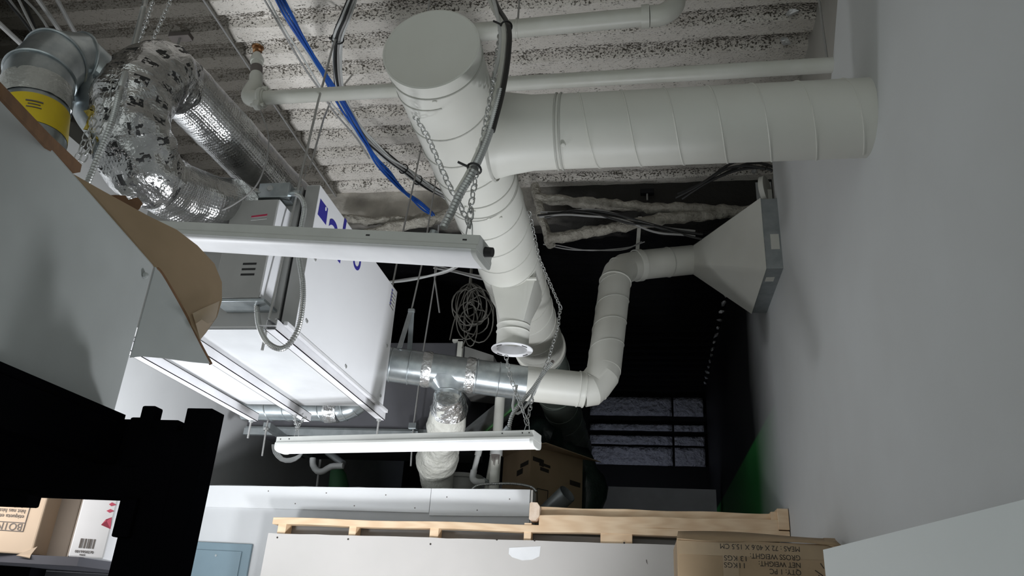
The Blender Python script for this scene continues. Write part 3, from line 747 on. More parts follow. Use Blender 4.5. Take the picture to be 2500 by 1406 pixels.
gored('lower_elbow', [g3, g3.lerp(el1, 0.45), at(1452, 940, Y=4.14), at(1471, 915, Y=4.15), top0.lerp(top1, 0.03)], PW)
for a, b in ((g3 - gx * .03, gx), (g3 + gx * 0.002, gx), (at(1449, 941, Y=4.14), V((.7, .1, .7)))): obj('elbow_rib', MB().ring(a, b, PW + 0.001, 0.0045, 40, 6), DUCT, cp, smooth=True)
rx = (top1 - top0).normalized()
obj('riser', MB().tube(lin([top0, top1], 0.05), PW, 40), DUCT, cp, smooth=True)
obj('riser_seam', MB().tube(helix(top0 + rx * 0.06, top1 - rx * .02, PW + 0.0003, 0.17, 0.5, 36), 0.003, 5), DUCTSEAM, cp, smooth=True)
h0, h1, h2 = at(1556, 648, Y=4.62), at(1600, 643, Y=4.68), at(1692, 634, Y=4.72)
gored('upper_elbow', [top1, at(1509, 668, Y=4.46), at(1525, 655, Y=4.54), h0], PW)
for a, b in ((top1, rx), (at(1516, 661, Y=4.50), V((.6, .3, .7))), (h0, V((1, .2, 0)))): obj('elbow_rib', MB().ring(a, b, PW + 0.001, 0.004, 40, 6), DUCT, cp, smooth=True)
obj('upper_run', MB().tube(crv([h0, h1, h2], 0.03), [PW + 0.002] * len(crv([h0, h1, h2], 0.03)), 40), DUCT, cp, smooth=True)
hx_ = (h1 - h0).normalized()
obj('hanger_strap', MB().lathe(h0 + hx_ * 0.005, hx_, [(-0.02, PW + 0.003), (-0.02, PW + 0.01), (0.02, PW + 0.01), (0.02, PW + 0.003)], 40), DUCT, cp, smooth=True)
obj('hanger_tail', MB().bar(h0 + V((0, 0, PW)), h0 + V((0.02, 0, 0.36)), (0.012, 0, 0), (0, 0.002, 0)), DUCT, cp)
obj('joint_band', MB().ring(at(1630, 640, Y=4.69), hx_, PW + 0.003, 0.003, 40, 6), DUCTSEAM, cp, smooth=True)
# flare: round to rectangle on the wall
XF = 0.665
fa = at(1851, 504, X=XF); fb = at(1871, 656, X=XF); fc = at(1833, 741, X=XF)
y0f = fb.y; y1f = fc.y; z1f = fa.z; z0f = fb.z
n = 40; vs = []; fs = []; cyf, czf = (y0f + y1f) / 2, (z0f + z1f) / 2
for k in range(n):
    a = 2 * math.pi * k / n; s = 1 / max(abs(math.cos(a)), abs(math.sin(a)))
    vs.append(h2 + V((0, (PW + .002) * math.cos(a), (PW + .002) * math.sin(a))))
    vs.append((XF, cyf + (y1f - y0f) / 2 * max(-1, min(1, s * math.cos(a))), czf + (z1f - z0f) / 2 * max(-1, min(1, s * math.sin(a)))))
for k in range(n): fs.append((k * 2, ((k + 1) % n) * 2, ((k + 1) % n) * 2 + 1, k * 2 + 1))
o = obj('flare', MB().add(vs, fs), DUCT, cp, smooth=True)
obj('wall_box', MB().box(XF, XW + 0.06, y0f + 0.004, y1f - 0.004, z0f + 0.004, z1f - 0.004), GALVD, cp, bev=0.003)
for q in ((0.72, y0f + 0.003, z0f + 0.12), (0.70, y0f + 0.12, z0f + 0.003)):
    lab(obj('tape_patch', MB().box(q[0] - .02, q[0] + .025, q[1] - .001, q[1] + .05, q[2] - .002, q[2] + .09), DUCT, cp), 'patch of white paint on the grey metal')
# stirrup hanger and rods over the cross pipe
hk = thing('pipe_hanger', 'grey metal stirrup hanger on a rod holding the galvanised pipe', 'hanger', at(1005, 765, Y=3.9))
ht = at(1003, 762, Y=3.9)
hw = at(975, 850, Y=3.82); hw2 = at(1000, 855, Y=3.95)
def strap(a, b, wv, nm='hanger_strap', th=0.002):
    a, b = V(a), V(b); d = (b - a).normalized(); nrm = d.cross(V(wv)).normalized()
    return obj(nm, MB().bar(a, b, V(wv), nrm * th), GALVD, hk)
strap(ht + V((0.0, 0, 0.01)), hw, (0.014, 0, 0.004)); strap(ht + V((0.005, 0, 0.01)), hw2, (0.014, 0, 0))
obj('hanger_top', MB().box(ht.x - 0.016, ht.x + 0.022, ht.y - 0.012, ht.y + 0.012, ht.z - 0.004, ht.z + 0.02), GALVD, hk, bev=0.006)
obj('threaded_rod', MB().tube([ht + V((0.003, 0, 0.02)), at(1030, 645, Y=3.95), V((at(1050, 560, Y=4.0).x, 4.05, 2.83))], 0.005, 8), ROD, hk, smooth=True)

# grey wrapped air handler behind
ah = thing('wrapped_air_handler', 'large grey box duct hanging in the dark behind the white ventilation unit', 'air duct', (-1.9, 5.4, 1.2))
A0, A1 = at(600, 1047, Y=5.0), at(1128, 836, Y=5.0)
obj('duct_casing', MB().box(A0.x, A1.x, 5.0, 6.0, A0.z, A1.z), BULK, ah, bev=0.008)
obj('bottom_edge', MB().box(A0.x, A1.x, 4.992, 5.0, A0.z - 0.004, A0.z + 0.018), GALVD, ah)
a = at(1127, 832, Y=4.985)
lab(obj('corner_angle', MB().box(a.x - 0.02, a.x + 0.014, 4.96, 5.0, A0.z + 0.25, a.z).box(a.x - 0.06, a.x + 0.014, 4.96, 5.0, a.z - 0.012, a.z + 0.004), PVC, ah), 'cream painted corner angle')
cg = [at(1135, 845, Y=5.1), at(1205, 868, Y=5.3), at(1205, 960, Y=5.3), at(1120, 950, Y=5.1)]
obj('side_panel', MB().prism(cg, (0, 0.3, 0)), GREYPLASTIC, ah)
def clamp_rod(q, bz, Y, par):
    a = at(*q, Y=Y); b = at(*bz, Y=Y)
    obj('threaded_rod', MB().tube([b, V((b.x, Y, max(a.z, A0.z)))], 0.0055, 8), ROD, par, smooth=True)
a = at(1009, 1045, Y=4.93); b = at(1003, 1138, Y=4.93); c = at(1066, 655, Y=4.93)
obj('threaded_rod', MB().tube([b, a, at(1033, 860, Y=4.93), c, V((c.x + 0.02, 4.93, 2.56))], 0.006, 8), ROD, ah, smooth=True)
obj('strut_end', MB().box(a.x - 0.026, a.x + 0.026, 4.90, 4.96, a.z - 0.01, a.z + 0.03), GALV, ah, bev=0.002)
obj('cross_strut', MB().box(at(600, 1040, Y=4.96).x, a.x + 0.03, 4.945, 4.985, A0.z - 0.05, A0.z - 0.006), GALVD, ah)
a = at(651, 1040, Y=4.55); b = at(640, 1113, Y=4.55); c = at(655, 1023, Y=4.55)
obj('threaded_rod', MB().tube([b, a, c], 0.006, 8), ROD, ah, smooth=True)
a2 = at(760, 1082, Y=5.5)
obj('long_strut', MB().bar(a + V((-0.0, 0, 0.005)), V((a2.x, 5.5, a.z + 0.005)), (0.022, 0.004, 0), (0, 0, 0.018)), GALVD, ah)
obj('nut', MB().lathe(a + V((0, 0, -0.02)), (0, 0, 1), [(-0.008, .0001), (-0.008, 0.018), (0.008, 0.018), (0.008, 0.0001)], 6), ZINC, ah)

# spiral pipe with a foil wrapped end under the far side of the unit
sp = thing('low_spiral_pipe', 'short galvanised spiral pipe behind the unit with a foil taped end', 'duct', at(720, 1005, Y=4.3))
s0, s1 = at(596, 1000, Y=4.25), at(800, 1003, Y=4.25)
obj('pipe_body', MB().tube(lin([s0, s1], 0.05), 0.062, 32), GALV, sp, smooth=True)
obj('spiral_seam', MB().tube(helix(s0, s1, 0.0625, 0.11, 0, 30), 0.0035, 5), GALV, sp, smooth=True)
sx = (s1 - s0).normalized()
obj('foil_wrap', MB().tube(lin([s1 - sx * .01, s1 + sx * 0.07], 0.01), 0.068, 32, wob=lambda p, a, b: 0.008 * noise.noise(p * 30)), FOILTAPE, sp, smooth=True)
e = [s1 + sx * 0.07, s1 + sx * 0.10 + V((0, 0.0, 0.01)), s1 + sx * 0.14 + V((0, 0.02, 0.035)), s1 + sx * 0.17 + V((0, 0.06, 0.08))]
obj('elbow', MB().tube(crv(e, 0.012), 0.066, 32), GALV, sp, smooth=True)
for i in (1, 2): obj('elbow_rib', MB().ring(e[i], sx + V((0, 0, .35 * i)), 0.067, 0.004, 32, 6), GALV, sp, smooth=True)
obj('pipe_hook', MB().tube([s0.lerp(s1, 0.2) + V((0, 0, .06)), V((s0.lerp(s1, 0.2).x, 4.25, 2.83))], 0.004, 6), ROD, sp)

# insulated flexible duct dropping from the tee
fd = thing('insulated_flex_duct', 'sagging white insulated flexible duct dropping from the tee behind the low wall', 'duct', at(1065, 1185, Y=4.9))
fp = crv([tb + V((0, 0, -0.015)), at(1097, 990, Y=4.05), at(1090, 1035, Y=4.2), at(1078, 1085, Y=4.5), at(1065, 1135, Y=4.84), at(1068, 1190, Y=4.93), at(1072, 1230, Y=4.95)], 0.02)
m_ = len(fp); R_ = []
for i in range(m_):
    t = i / (m_ - 1)
    R_.append(0.068 + 0.036 * min(1, t * 4) + 0.012 * math.sin(t * 11) + (0.012 if .55 < t < .8 else 0))
fo = obj('jacket', MB().tube(fp, R_, 40, wob=lambda p, a, b: 0.010 * noise.noise(p * 13) + 0.004 * noise.noise(p * 45)), JACKET, fd, smooth=True)
obj('foil_wrap', MB().tube(fp[:8], [r + 0.006 for r in R_[:8]], 36, wob=lambda p, a, b: 0.008 * noise.noise(p * 40)), FOILTAPE, fd, smooth=True)

# ------------------------------------------------------------------ foil ducts at the left
fl = thing('foil_flex_duct', 'shiny silver insulated flexible duct bent in a U beside the ventilation unit', 'duct', (-1.7, 2.2, 1.6))
arm1 = crv([at(720, 500, Y=2.95), at(655, 437, Y=2.72), at(560, 334, Y=2.42), at(470, 240, Y=2.21), at(440, 212, Y=2.15)], 0.012)
bend = crv([at(440, 212, Y=2.15), at(385, 190, Y=2.03), at(335, 235, Y=1.97), at(318, 320, Y=1.98), at(345, 405, Y=2.06), at(400, 447, Y=2.16)], 0.010)
arm2 = crv([at(392, 443, Y=2.145), at(450, 475, Y=2.26), at(520, 497, Y=2.38), at(566, 508, Y=2.492)], 0.012)
RF = 0.112
def crinkle(s):
    def f(p, a, b):
        return s * (0.011 * noise.noise(p * 11) + 0.007 * noise.noise(p * 28) + 0.004 * (1 - abs(noise.noise(p * 19)) * 2))
    return f
obj('straight_arm', MB().tube(arm1, [RF * 0.97 + (0.004 if i > len(arm1) - 6 else 0) for i in range(len(arm1))], 48, wob=crinkle(0.3)), FOIL, fl, smooth=True)
obj('printed_bend', MB().tube(bend, [RF * 0.975 + 0.016 * min(1, 2.2 * math.sin(math.pi * i / (len(bend) - 1))) for i in range(len(bend))], 56, wob=crinkle(1.3)), FOILP, fl, smooth=True)
obj('straight_arm', MB().tube(arm2, RF * 0.97, 48, wob=crinkle(0.6)), FOIL, fl, smooth=True)
obj('collar_fold', MB().tube(crv([at(560, 505, Y=2.42), at(580, 510, Y=2.495)], 0.01), 0.10, 40, wob=crinkle(1.6)), FOILTAPE, fl, smooth=True)
yw = MB()
for k in range(5):
    p = at(240 - 3 * k, 270 + 14 * k, Y=1.88)
    yw.add([p + jit(V((0, 0, 0)), 0.03) for _ in range(6)], [(0, 1, 2), (0, 2, 3), (0, 3, 4), (1, 4, 5), (2, 3, 5), (0, 1, 5)])
lab(obj('torn_insulation', yw, INSULY, fl), 'tuft of yellow fibreglass')
# long straight arm hidden behind the unit is held by a wire
obj('hanging_wire', MB().tube(crv(px([(633, 262, 2.7), (655, 330, 2.45), (648, 400, 2.38), (620, 460, 2.36), (560, 505, 2.33), (505, 522, 2.31)]), 0.02), 0.003, 6), GREYCABLE, fl, smooth=True)
obj('hanging_wire', MB().tube(crv(px([(500, 420, 2.35), (560, 450, 2.4), (635, 470, 2.43)]), 0.02), 0.0035, 6), WHITECABLE, fl, smooth=True)

ge = thing('galvanised_elbow', 'galvanised gored elbow with a yellow sticker at its lower end, top left', 'duct', at(90, 250, Y=1.9))
ep_ = [at(62, 420, Y=1.88), at(84, 250, Y=1.88), at(98, 190, Y=1.89), at(135, 150, Y=1.94), at(185, 150, Y=2.02), at(222, 190, Y=2.08), at(232, 260, Y=2.08)]
RE = 0.112
o = obj('elbow_body', MB().tube(ep_[1:6] , [RE, RE, RE, RE, RE], 48), GALV, ge, smooth=True)
o.data.set_sharp_from_angle(angle=math.radians(16))
for i in (2, 3, 4):
    t = (ep_[i + 1] - ep_[i - 1]).normalized()
    obj('gore_rib', MB().ring(ep_[i], t, RE + 0.002, 0.005, 48, 6), GALV, ge, smooth=True)
obj('lower_pipe', MB().tube([ep_[0], ep_[1], ep_[1].lerp(ep_[2], .2)], RE - 0.003, 48), GALV, ge, smooth=True)
obj('outlet_pipe', MB().tube(crv([ep_[5], ep_[6], at(275, 320, Y=2.04)], 0.03), RE * 0.72, 32), GALV, ge, smooth=True)
ax = (ep_[1] - ep_[0]).normalized()
t0, t1 = 0.52, 0.86
yl = obj('sticker', MB().tube([ep_[0].lerp(ep_[1], .45), ep_[0].lerp(ep_[1], .84)], RE - 0.0015, 48, caps=False), YELLOW, ge, smooth=True)
sc_ = ep_[0].lerp(ep_[1], 0.68)
toc = (-sc_).normalized(); toc = (toc - ax * toc.dot(ax)).normalized(); rt = ax.cross(toc)
for k, (wd, hh) in enumerate(((0.050, 0.006), (0.036, 0.004), (0.044, 0.004))):
    a = sc_ + toc * (RE + 0.0002) - ax * (0.012 * k) + rt * 0.0
    P = []
    for s in range(-3, 4):
        th = (s / 3) * wd / RE / 2
        P.append(sc_ + (toc * math.cos(th) + rt * math.sin(th)) * (RE - 0.0002) - ax * (0.012 * k - .01))
    obj('sticker_print', MB().tube(P, hh / 2, 4), INKG, yl)
tw = MB().tube([ep_[1].lerp(ep_[0], .10), ep_[1].lerp(ep_[2], .0), ep_[1].lerp(ep_[2], .5)], [RE + .001, RE + .003, RE + .001], 40, caps=False, wob=lambda p, a, b: 0.004 * noise.noise(p * 45))
lab(obj('tape_band', tw, PLASTIC, ge, smooth=True), 'band of crinkled clear tape')

# ------------------------------------------------------------------ sprinkler pipe
sk = thing('sprinkler_pipe', 'white sprinkler pipe crossing under the deck, brass upright head at its near end', 'pipe', (-0.4, 2.61, 2.11))
pA, pB = at(632, 240, Y=2.61), V((XW + 0.02, 2.61, 2.108))
obj('pipe', MB().tube(lin([pA, pB], 0.2), 0.031, 28), PVC, sk, smooth=True)
obj('elbow', MB().tube(crv([pA + V((0.03, 0, 0)), pA + V((-0.03, 0, 0)), pA + V((-0.055, 0.01, 0.03)), pA + V((-0.05, 0.03, 0.10))], 0.01), 0.037, 20), PVC, sk, smooth=True)
cl = MB().ring(pA + V((0.012, 0, 0)), (1, 0, 0), 0.034, 0.014, 24, 8)
obj('coupling', cl, PVC, sk, smooth=True)
for s in (1, -1):
    b_ = pA + V((0.012, -0.02 * s, -0.052 * s))
    obj('coupling_lug', MB().box(b_.x - 0.016, b_.x + 0.016, b_.y - 0.02, b_.y + 0.02, b_.z - 0.018, b_.z + 0.018), PVC, sk, bev=0.008)
    obj('bolt', MB().tube([b_ + V((-0.03, 0, 0)), b_ + V((0.03, 0, 0))], 0.008, 8), PVC, sk)
r0 = pA + V((-0.05, 0.03, 0.10)); r1 = at(629, 118, Y=2.66)
obj('riser', MB().tube([r0, r0.lerp(r1, .25), r0.lerp(r1, .26), r0.lerp(r1, .62)], [0.03, 0.03, 0.026, 0.026], 18), PVC, sk, smooth=True)
obj('dark_sleeve', MB().tube([r0.lerp(r1, .30), r0.lerp(r1, .48)], 0.0275, 18), INKG, sk)
obj('reducer', MB().tube([r0.lerp(r1, .6), r0.lerp(r1, .68), r0.lerp(r1, .78), r0.lerp(r1, .84)], [0.03, 0.032, 0.024, 0.018], 16), PVC, sk, smooth=True)
hd = obj('sprinkler_head', MB().tube([r0.lerp(r1, .82), r0.lerp(r1, .9), r0.lerp(r1, .92), r0.lerp(r1, 1.0)], [0.016, 0.015, 0.022, 0.019], 10), BRASS, sk, smooth=True)
obj('deflector', MB().lathe(r1, (0, 0, 1), [(0, 0.0001), (0, 0.026), (0.006, 0.029), (0.008, 0.0001)], 14), BRASS, hd)
for t in (0.30, 0.985):
    p = pA.lerp(pB, t); obj('hanger_rod', MB().tube([p + V((0, 0, .03)), V((p.x, p.y, 2.84))], 0.005, 6), ROD, sk)
# large white pipe up under the deck
wp2 = thing('drain_pipe', 'thick white pipe tight under the deck, its elbow turning up', 'pipe', (-0.3, 2.75, 2.55))
a, b, c = at(1130, 82, Y=2.72), at(1585, 40, Y=2.72), at(1650, 0, Y=2.78)
obj('pipe', MB().tube(lin([a, b], 0.1), 0.042, 28), PVC, wp2, smooth=True)
obj('coupling', MB().tube([b + V((-0.035, 0, 0)), b + V((0.0, 0, 0))], 0.052, 28), PVC, wp2, smooth=True)
obj('elbow', MB().tube(crv([b, b + V((0.06, 0.005, 0.01)), b + V((0.11, 0.03, 0.08)), b + V((0.12, 0.06, 0.2)), b + V((0.12, 0.06, 0.32))], 0.015), 0.047, 28), PVC, wp2, smooth=True)
obj('pipe_strap', MB().ring(a.lerp(b, 0.3), (1, 0, 0), 0.044, 0.004, 24, 5), PVC, wp2, smooth=True)
obj('strap_rod', MB().tube([a.lerp(b, .3) + V((0, 0, .04)), V((a.lerp(b, .3).x, 2.72, 2.84))], 0.005, 6), ROD, wp2)

# steel beam, trusses and thin conduits under the deck
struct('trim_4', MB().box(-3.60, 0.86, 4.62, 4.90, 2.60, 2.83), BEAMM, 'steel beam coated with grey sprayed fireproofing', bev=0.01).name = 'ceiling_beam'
def truss(nm, pts, r, label, flat=0.8):
    root = thing(nm, label, 'truss', pts[0])
    Q = lin(pts, 0.025)
    obj('chord', MB().tube(Q, r, 14, wob=lambda p, a, b: 0.018 * noise.noise(p * 16) + 0.008 * noise.noise(p * 45)), TRUSSM, root, smooth=True)
    return root
t1 = truss('truss_chord', [at(1308, 484, Y=4.5), at(1600, 508, Y=4.5), at(1875, 518, Y=4.5)], 0.036, 'upper sprayed truss chord right of the main duct')
t2 = truss('truss_web', [at(1338, 584, Y=4.46), at(1440, 566, Y=4.46), at(1640, 532, Y=4.48), at(1835, 514, Y=4.52)], 0.036, 'lower sprayed truss member rising to meet the chord')
t3 = truss('truss_web', [at(1112, 522, Y=4.5), at(1020, 542, Y=4.5), at(920, 566, Y=4.5), at(800, 600, Y=4.5)], 0.036, 'sprayed truss member left of the main duct, above the long light')
t4 = truss('truss_chord', [at(812, 530, Y=4.5), at(900, 540, Y=4.52), at(1010, 536, Y=4.52), at(1130, 520, Y=4.5)], 0.03, 'dark sprayed truss chord under the beam left of the main duct')
tp_ = truss('truss_post', [at(1304, 452, Y=4.5), at(1320, 520, Y=4.5), at(1345, 600, Y=4.5)], 0.03, 'sprayed upright truss post beside the main duct')
t5 = thing('beam_clamp', 'small dark clamp under the deck behind the truss', 'clamp', at(1580, 470, Y=4.55))
p = at(1580, 470, Y=4.55); obj('clamp_body', MB().box(p.x - .045, p.x + .045, 4.53, 4.58, p.z - .01, p.z + .02), BLACK, t5, bev=.004); obj('clamp_rod', MB().tube([p, p + V((0, 0, -0.06))], .006, 8), ROD, t5)
t6 = thing('beam_clamp', 'dark clamp on the deck behind the foil duct bend', 'clamp', at(440, 90, Z=CZ))
p = at(440, 90, Z=CZ - 0.015); obj('clamp_body', MB().box(p.x - .06, p.x + .06, p.y - .02, p.y + .03, p.z - .01, p.z + .02), INKG, t6, bev=.004); obj('clamp_rod', MB().tube([p, p + V((0.0, 0, -0.35))], .006, 8), ROD, t6)
tag(obj('deck_conduit', MB().tube([at(470, -40, Z=2.795), at(820, 480, Z=2.795), at(860, 560, Z=2.795)], 0.0055, 8), GREYCABLE, smooth=True), 'thin grey conduit running straight along the deck left of the blue cables', 'conduit')

# ------------------------------------------------------------------ cables
def bundle(nm, label, P, n, spread, r, mats, cat='cable bundle', ties=(), loose=0.0):
    root = thing(nm, label, cat, P[0]); C = crv(P, 0.03)
    for k in range(n):
        a = 2 * math.pi * k / n + 0.4; off = V((math.cos(a) * spread, 0.3 * math.sin(a) * spread, math.sin(a) * spread * 0.8))
        ph = random.uniform(0, 6)
        Q = [c + off * (1 + loose * math.sin(i * 0.35 + ph)) + V((0, 0, 0.004 * math.sin(i * .5 + ph))) for i, c in enumerate(C)]
        obj('cable', MB().tube(Q, r, 7), mats[k % len(mats)], root, smooth=True)
    for t in ties:
        c = at(*t[:2], Y=t[2])
        i = min(range(len(C)), key=lambda q: (C[q] - c).length); i = max(1, min(len(C) - 2, i))
        tg = (C[i + 1] - C[i - 1]).normalized()
        tn = obj('cable_tie', MB().ring(C[i], tg, spread + r + 0.003, 0.004, 18, 5), BLACKCABLE, root, smooth=True)
        obj('tie_tail', MB().bar(C[i] + V((-spread - r, 0, 0)), C[i] + V((-spread - r - 0.018, 0, 0.012)), (0, 0.003, 0), (0.002, 0, 0.004)), BLACKCABLE, root)
    return root
bundle('blue_cable_bundle', 'bundle of bright blue network cables crossing the sprayed deck diagonally', [at(672, -20, Y=2.55), at(710, 50, Y=2.68), at(760, 130, Y=2.85), at(805, 205, Y=3.02), at(850, 278, Y=3.2), at(890, 345, Y=3.4), at(930, 405, Y=3.65), at(985, 465, Y=3.95), at(1055, 522, Y=4.4)], 7, 0.013, 0.0055, [BLUECABLE, BLUECABLE, BLUECABLE, WHITECABLE, BLUECABLE, BLUECABLE, BLUECABLE], loose=0.5)
bundle('grey_cable_bundle', 'tied bundle of grey and black cables curving across the deck beside the blue ones', [at(868, -20, Y=2.55), at(845, 40, Y=2.62), at(824, 95, Y=2.75), at(823, 170, Y=2.95), at(838, 245, Y=3.15), at(875, 315, Y=3.37), at(930, 372, Y=3.6), at(985, 412, Y=3.8), at(1030, 446, Y=4.0), at(1110, 492, Y=4.3), at(1150, 520, Y=4.5)], 9, 0.020, 0.0062, [WHITECABLE, BLACKCABLE, GREYCABLE, WHITECABLE, BLACKCABLE], ties=((824, 95, 2.75), (983, 410, 3.8), (1022, 440, 3.97)), loose=0.25)
bundle('white_cable_pair', 'pair of thin white cables running beside the blue bundle', [at(640, -20, Y=2.5), at(705, 95, Y=2.7), at(775, 206, Y=2.98), at(812, 262, Y=3.15), at(862, 322, Y=3.35), at(905, 385, Y=3.6)], 2, 0.008, 0.005, [WHITECABLE, GREYCABLE])
bundle('dark_cable_bundle', 'loose grey and black cables at the deck above the galvanised elbow', [at(20, -40, Y=2.2), at(60, 30, Y=2.25), at(95, 95, Y=2.3), at(120, 150, Y=2.36)], 5, 0.035, 0.006, [GREYCABLE, BLACKCABLE], loose=0.6)
for k, (P, lb_) in enumerate(((((80, -20, 2.2), (150, 80, 2.35), (200, 160, 2.5)), 'grey thin conduit behind the galvanised elbow, second from the left'), (((130, -20, 2.25), (190, 90, 2.42), (240, 150, 2.55)), 'grey thin conduit at the deck right above the elbow crown'), (((-10, 50, 2.0), (60, 115, 2.1), (100, 150, 2.18)), 'grey pipe entering at the top left edge above the elbow'))):
    tag(obj('thin_conduit', MB().tube(crv(px(P), .05), 0.010, 8), GREYCABLE, smooth=True), lb_, 'conduit')
bundle('draped_cable_pair', 'two pale cables sagging across behind the long light, above the dark opening', [at(905, 690, Y=4.3), at(955, 687, Y=4.3), at(1030, 678, Y=4.3), at(1085, 664, Y=4.3), at(1125, 642, Y=4.3), at(1180, 590, Y=4.35)], 2, 0.012, 0.0075, [GREYCABLE, WHITECABLE])
bundle('draped_cable_pair', 'dull cables running from the long light to the main duct across the dark opening', [at(1060, 650, Y=4.5), at(1110, 662, Y=4.5), at(1160, 674, Y=4.5), at(1215, 684, Y=4.5)], 3, 0.014, 0.006, [GREYCABLE])
rb = bundle('deck_cable_bundle', 'black cables behind the truss from the main duct to the right wall', [at(1320, 526, Y=4.40), at(1420, 516, Y=4.40), at(1560, 545, Y=4.40), at(1700, 575, Y=4.42)], 5, 0.03, 0.007, [BLACKCABLE, GREYCABLE], loose=.7)
bundle('wall_cable_bundle', 'black cables looping from under the truss into the right wall', [at(1660, 480, Y=4.3), at(1730, 440, Y=4.2), at(1800, 405, Y=4.1), at(1850, 400, Y=4.05), at(1880, 410, Y=4.03)], 4, 0.03, 0.008, [BLACKCABLE], loose=.6)
bundle('low_deck_cables', 'thin pale cables crossing below the truss toward the painted elbow', [at(1330, 596, Y=4.55), at(1420, 610, Y=4.55), at(1520, 608, Y=4.55), at(1570, 590, Y=4.6)], 2, 0.01, 0.004, [GREYCABLE])
# tangle of dim cables hanging in the dark opening
tg_ = thing('hanging_cable_tangle', 'tangle of dull cables hanging in loops in the dark opening', 'cable tangle', at(1150, 760, Y=4.9))
cols = [mat('dull_cable', (0.12, 0.115, 0.10), 0.6)]
for k in range(11):
    cx_, cy_ = 1150 + random.uniform(-22, 22), 765 + random.uniform(-25, 30); rx_, ry_ = random.uniform(14, 38), random.uniform(28, 60)
    P = [at(1148, 690, Y=4.9)] + [at(cx_ + rx_ * math.cos(a), cy_ + ry_ * math.sin(a), Y=4.9 + random.uniform(-.05, .05)) for a in [(-1.57 + 2 * math.pi * i / 9 * (1 if k % 2 else -1)) for i in range(10)]]
    obj('cable', MB().tube(crv(P, 0.03), 0.0045, 5), cols[0], tg_, smooth=True)
for P in (((1140, 700), (1110, 780), (1098, 830)), ((1148, 690), (1200, 740), (1205, 772)), ((1155, 790), (1140, 820), (1128, 850))):
    obj('cable', MB().tube(crv([at(*q, Y=4.9) for q in P], .03), 0.0045, 5), cols[0], tg_, smooth=True)
obj('cable', MB().tube([at(1148, 692, Y=4.9), V((at(1150, 680, Y=4.9).x, 4.88, 2.62))], 0.012, 6), cols[0], tg_)
tag(obj('loose_wire', MB().tube([at(1061, 676, Y=4.4), at(1073, 763, Y=4.4)], 0.0055, 6).tube([at(1061, 676, Y=4.4), V((at(1055, 640, Y=4.4).x, 4.46, 2.45))], 0.0055, 6), GREYCABLE), 'short loose rod end hanging beside the long hanger rod', 'rod')

# ------------------------------------------------------------------ strip lights on chains
def strip_light(label, L0, L1, h, dpt, lensd, parent_group='strip lights'):
    """L0, L1: middle of the top edge at the left and right end"""
    L0, L1 = V(L0), V(L1); root = thing('strip_light', label, 'light', L0.lerp(L1, .5), parent_group)
    x = (L1 - L0).normalized(); yv = V((0, 0, 1)).cross(x).normalized(); zv = x.cross(yv)
    def sec(poly, a, b):      # poly in (y, z) across
        return MB().prism([a + yv * p + zv * q for p, q in poly], (b - a))
    hd_ = dpt / 2; hh = h * 0.46
    obj('housing', sec([(-hd_ * .90, 0), (hd_ * .90, 0), (hd_ * .90, -hh * .62), (hd_, -hh * .74), (hd_, -hh), (-hd_, -hh), (-hd_, -hh * .74), (-hd_ * .90, -hh * .62)][::-1], L0, L1), FIXT, root, bev=0.0012)
    def arc(k, dep):
        return [(-hd_ * k * math.copysign(abs(math.cos(a)) ** .55, math.cos(a)), -hh - dep * math.sin(a) ** .7) for a in [math.pi * i / 16 for i in range(17)]]
    obj('lens', sec(arc(.97, lensd) , L0 + x * 0.014, L1 - x * 0.014), LENS, root, smooth=True)
    for a in (L0, L1 - x * 0.014): obj('end_cap', sec(arc(1.0, lensd + .003), a, a + x * 0.014), FIXT, root, bev=0.001)
    return root, x, yv, zv
FR = at(1180, 573, Y=1.76) + V((0, .052, 0)); FLp = at(400, 538, Y=1.93) + V((0, .052, 0))
dirx = (FLp - FR).normalized(); FL = FR + dirx * 1.62
f1, x1, y1, z1 = strip_light('long front strip light with a ribbed grey housing, hung on chains across the picture', FL, FR, 0.092, 0.115, 0.014)
p = FR + V((0, 0.0, -0.016))
for t in (0.03, 0.24, 0.045):
    q = FR + dirx * (1.3 * t) - y1 * (0.0345) + z1 * (-0.03 if t != .03 else -0.012)
for (a_, b_) in ((870, 576), (1134, 583)):
    c = at(a_, b_, Y=1.8 - 0.035); s = (c - FR).dot(dirx); c = FR + dirx * s - y1 * 0.052 - z1 * 0.016
    obj('housing_slot', MB().bar(c - dirx * .006, c + dirx * .006, y1 * 0.001, z1 * 0.002), DARKGAP, f1)
obj('knockout_plug', MB().tube([FR - z1 * 0.024, FR - dirx * 0.022 - z1 * 0.024], [0.014, 0.013], 12), DARKGAP, f1)
obj('conduit_fitting', MB().tube([FR + dirx * 0.165, FR + dirx * 0.165 + z1 * 0.03], [0.016, 0.012], 10), GALVD, f1)
hook = FR + dirx * 0.055 + z1 * 0.004
obj('hanger_hook', MB().tube(crv([hook + V((-0.01, 0, 0)), hook + V((-0.006, 0, .05)), hook + V((0, 0, .065)), hook + V((0.006, 0, .05)), hook + V((0.01, 0, 0))], .006), 0.0018, 5), ZINC, f1, smooth=True)
RR = at(1309, 1049, Y=3.17) + V((0, .052, 0)); RL = at(680, 1066, Y=3.41) + V((0, .052, 0))
f2, x2, y2, z2 = strip_light('white rear strip light hanging level above the low white wall', RL, RR, 0.084, 0.115, 0.026)
x2d = (RL - RR).normalized()
for t in (0.02, 0.06):
    c = RL - x2d * (t * 1.2) - y2 * 0.052 - z2 * 0.012
    obj('housing_rivet', MB().lathe(c, -y2, [(0, 0.003), (0.001, 0.003), (0.001, .0001)], 8), DARKGAP, f2)
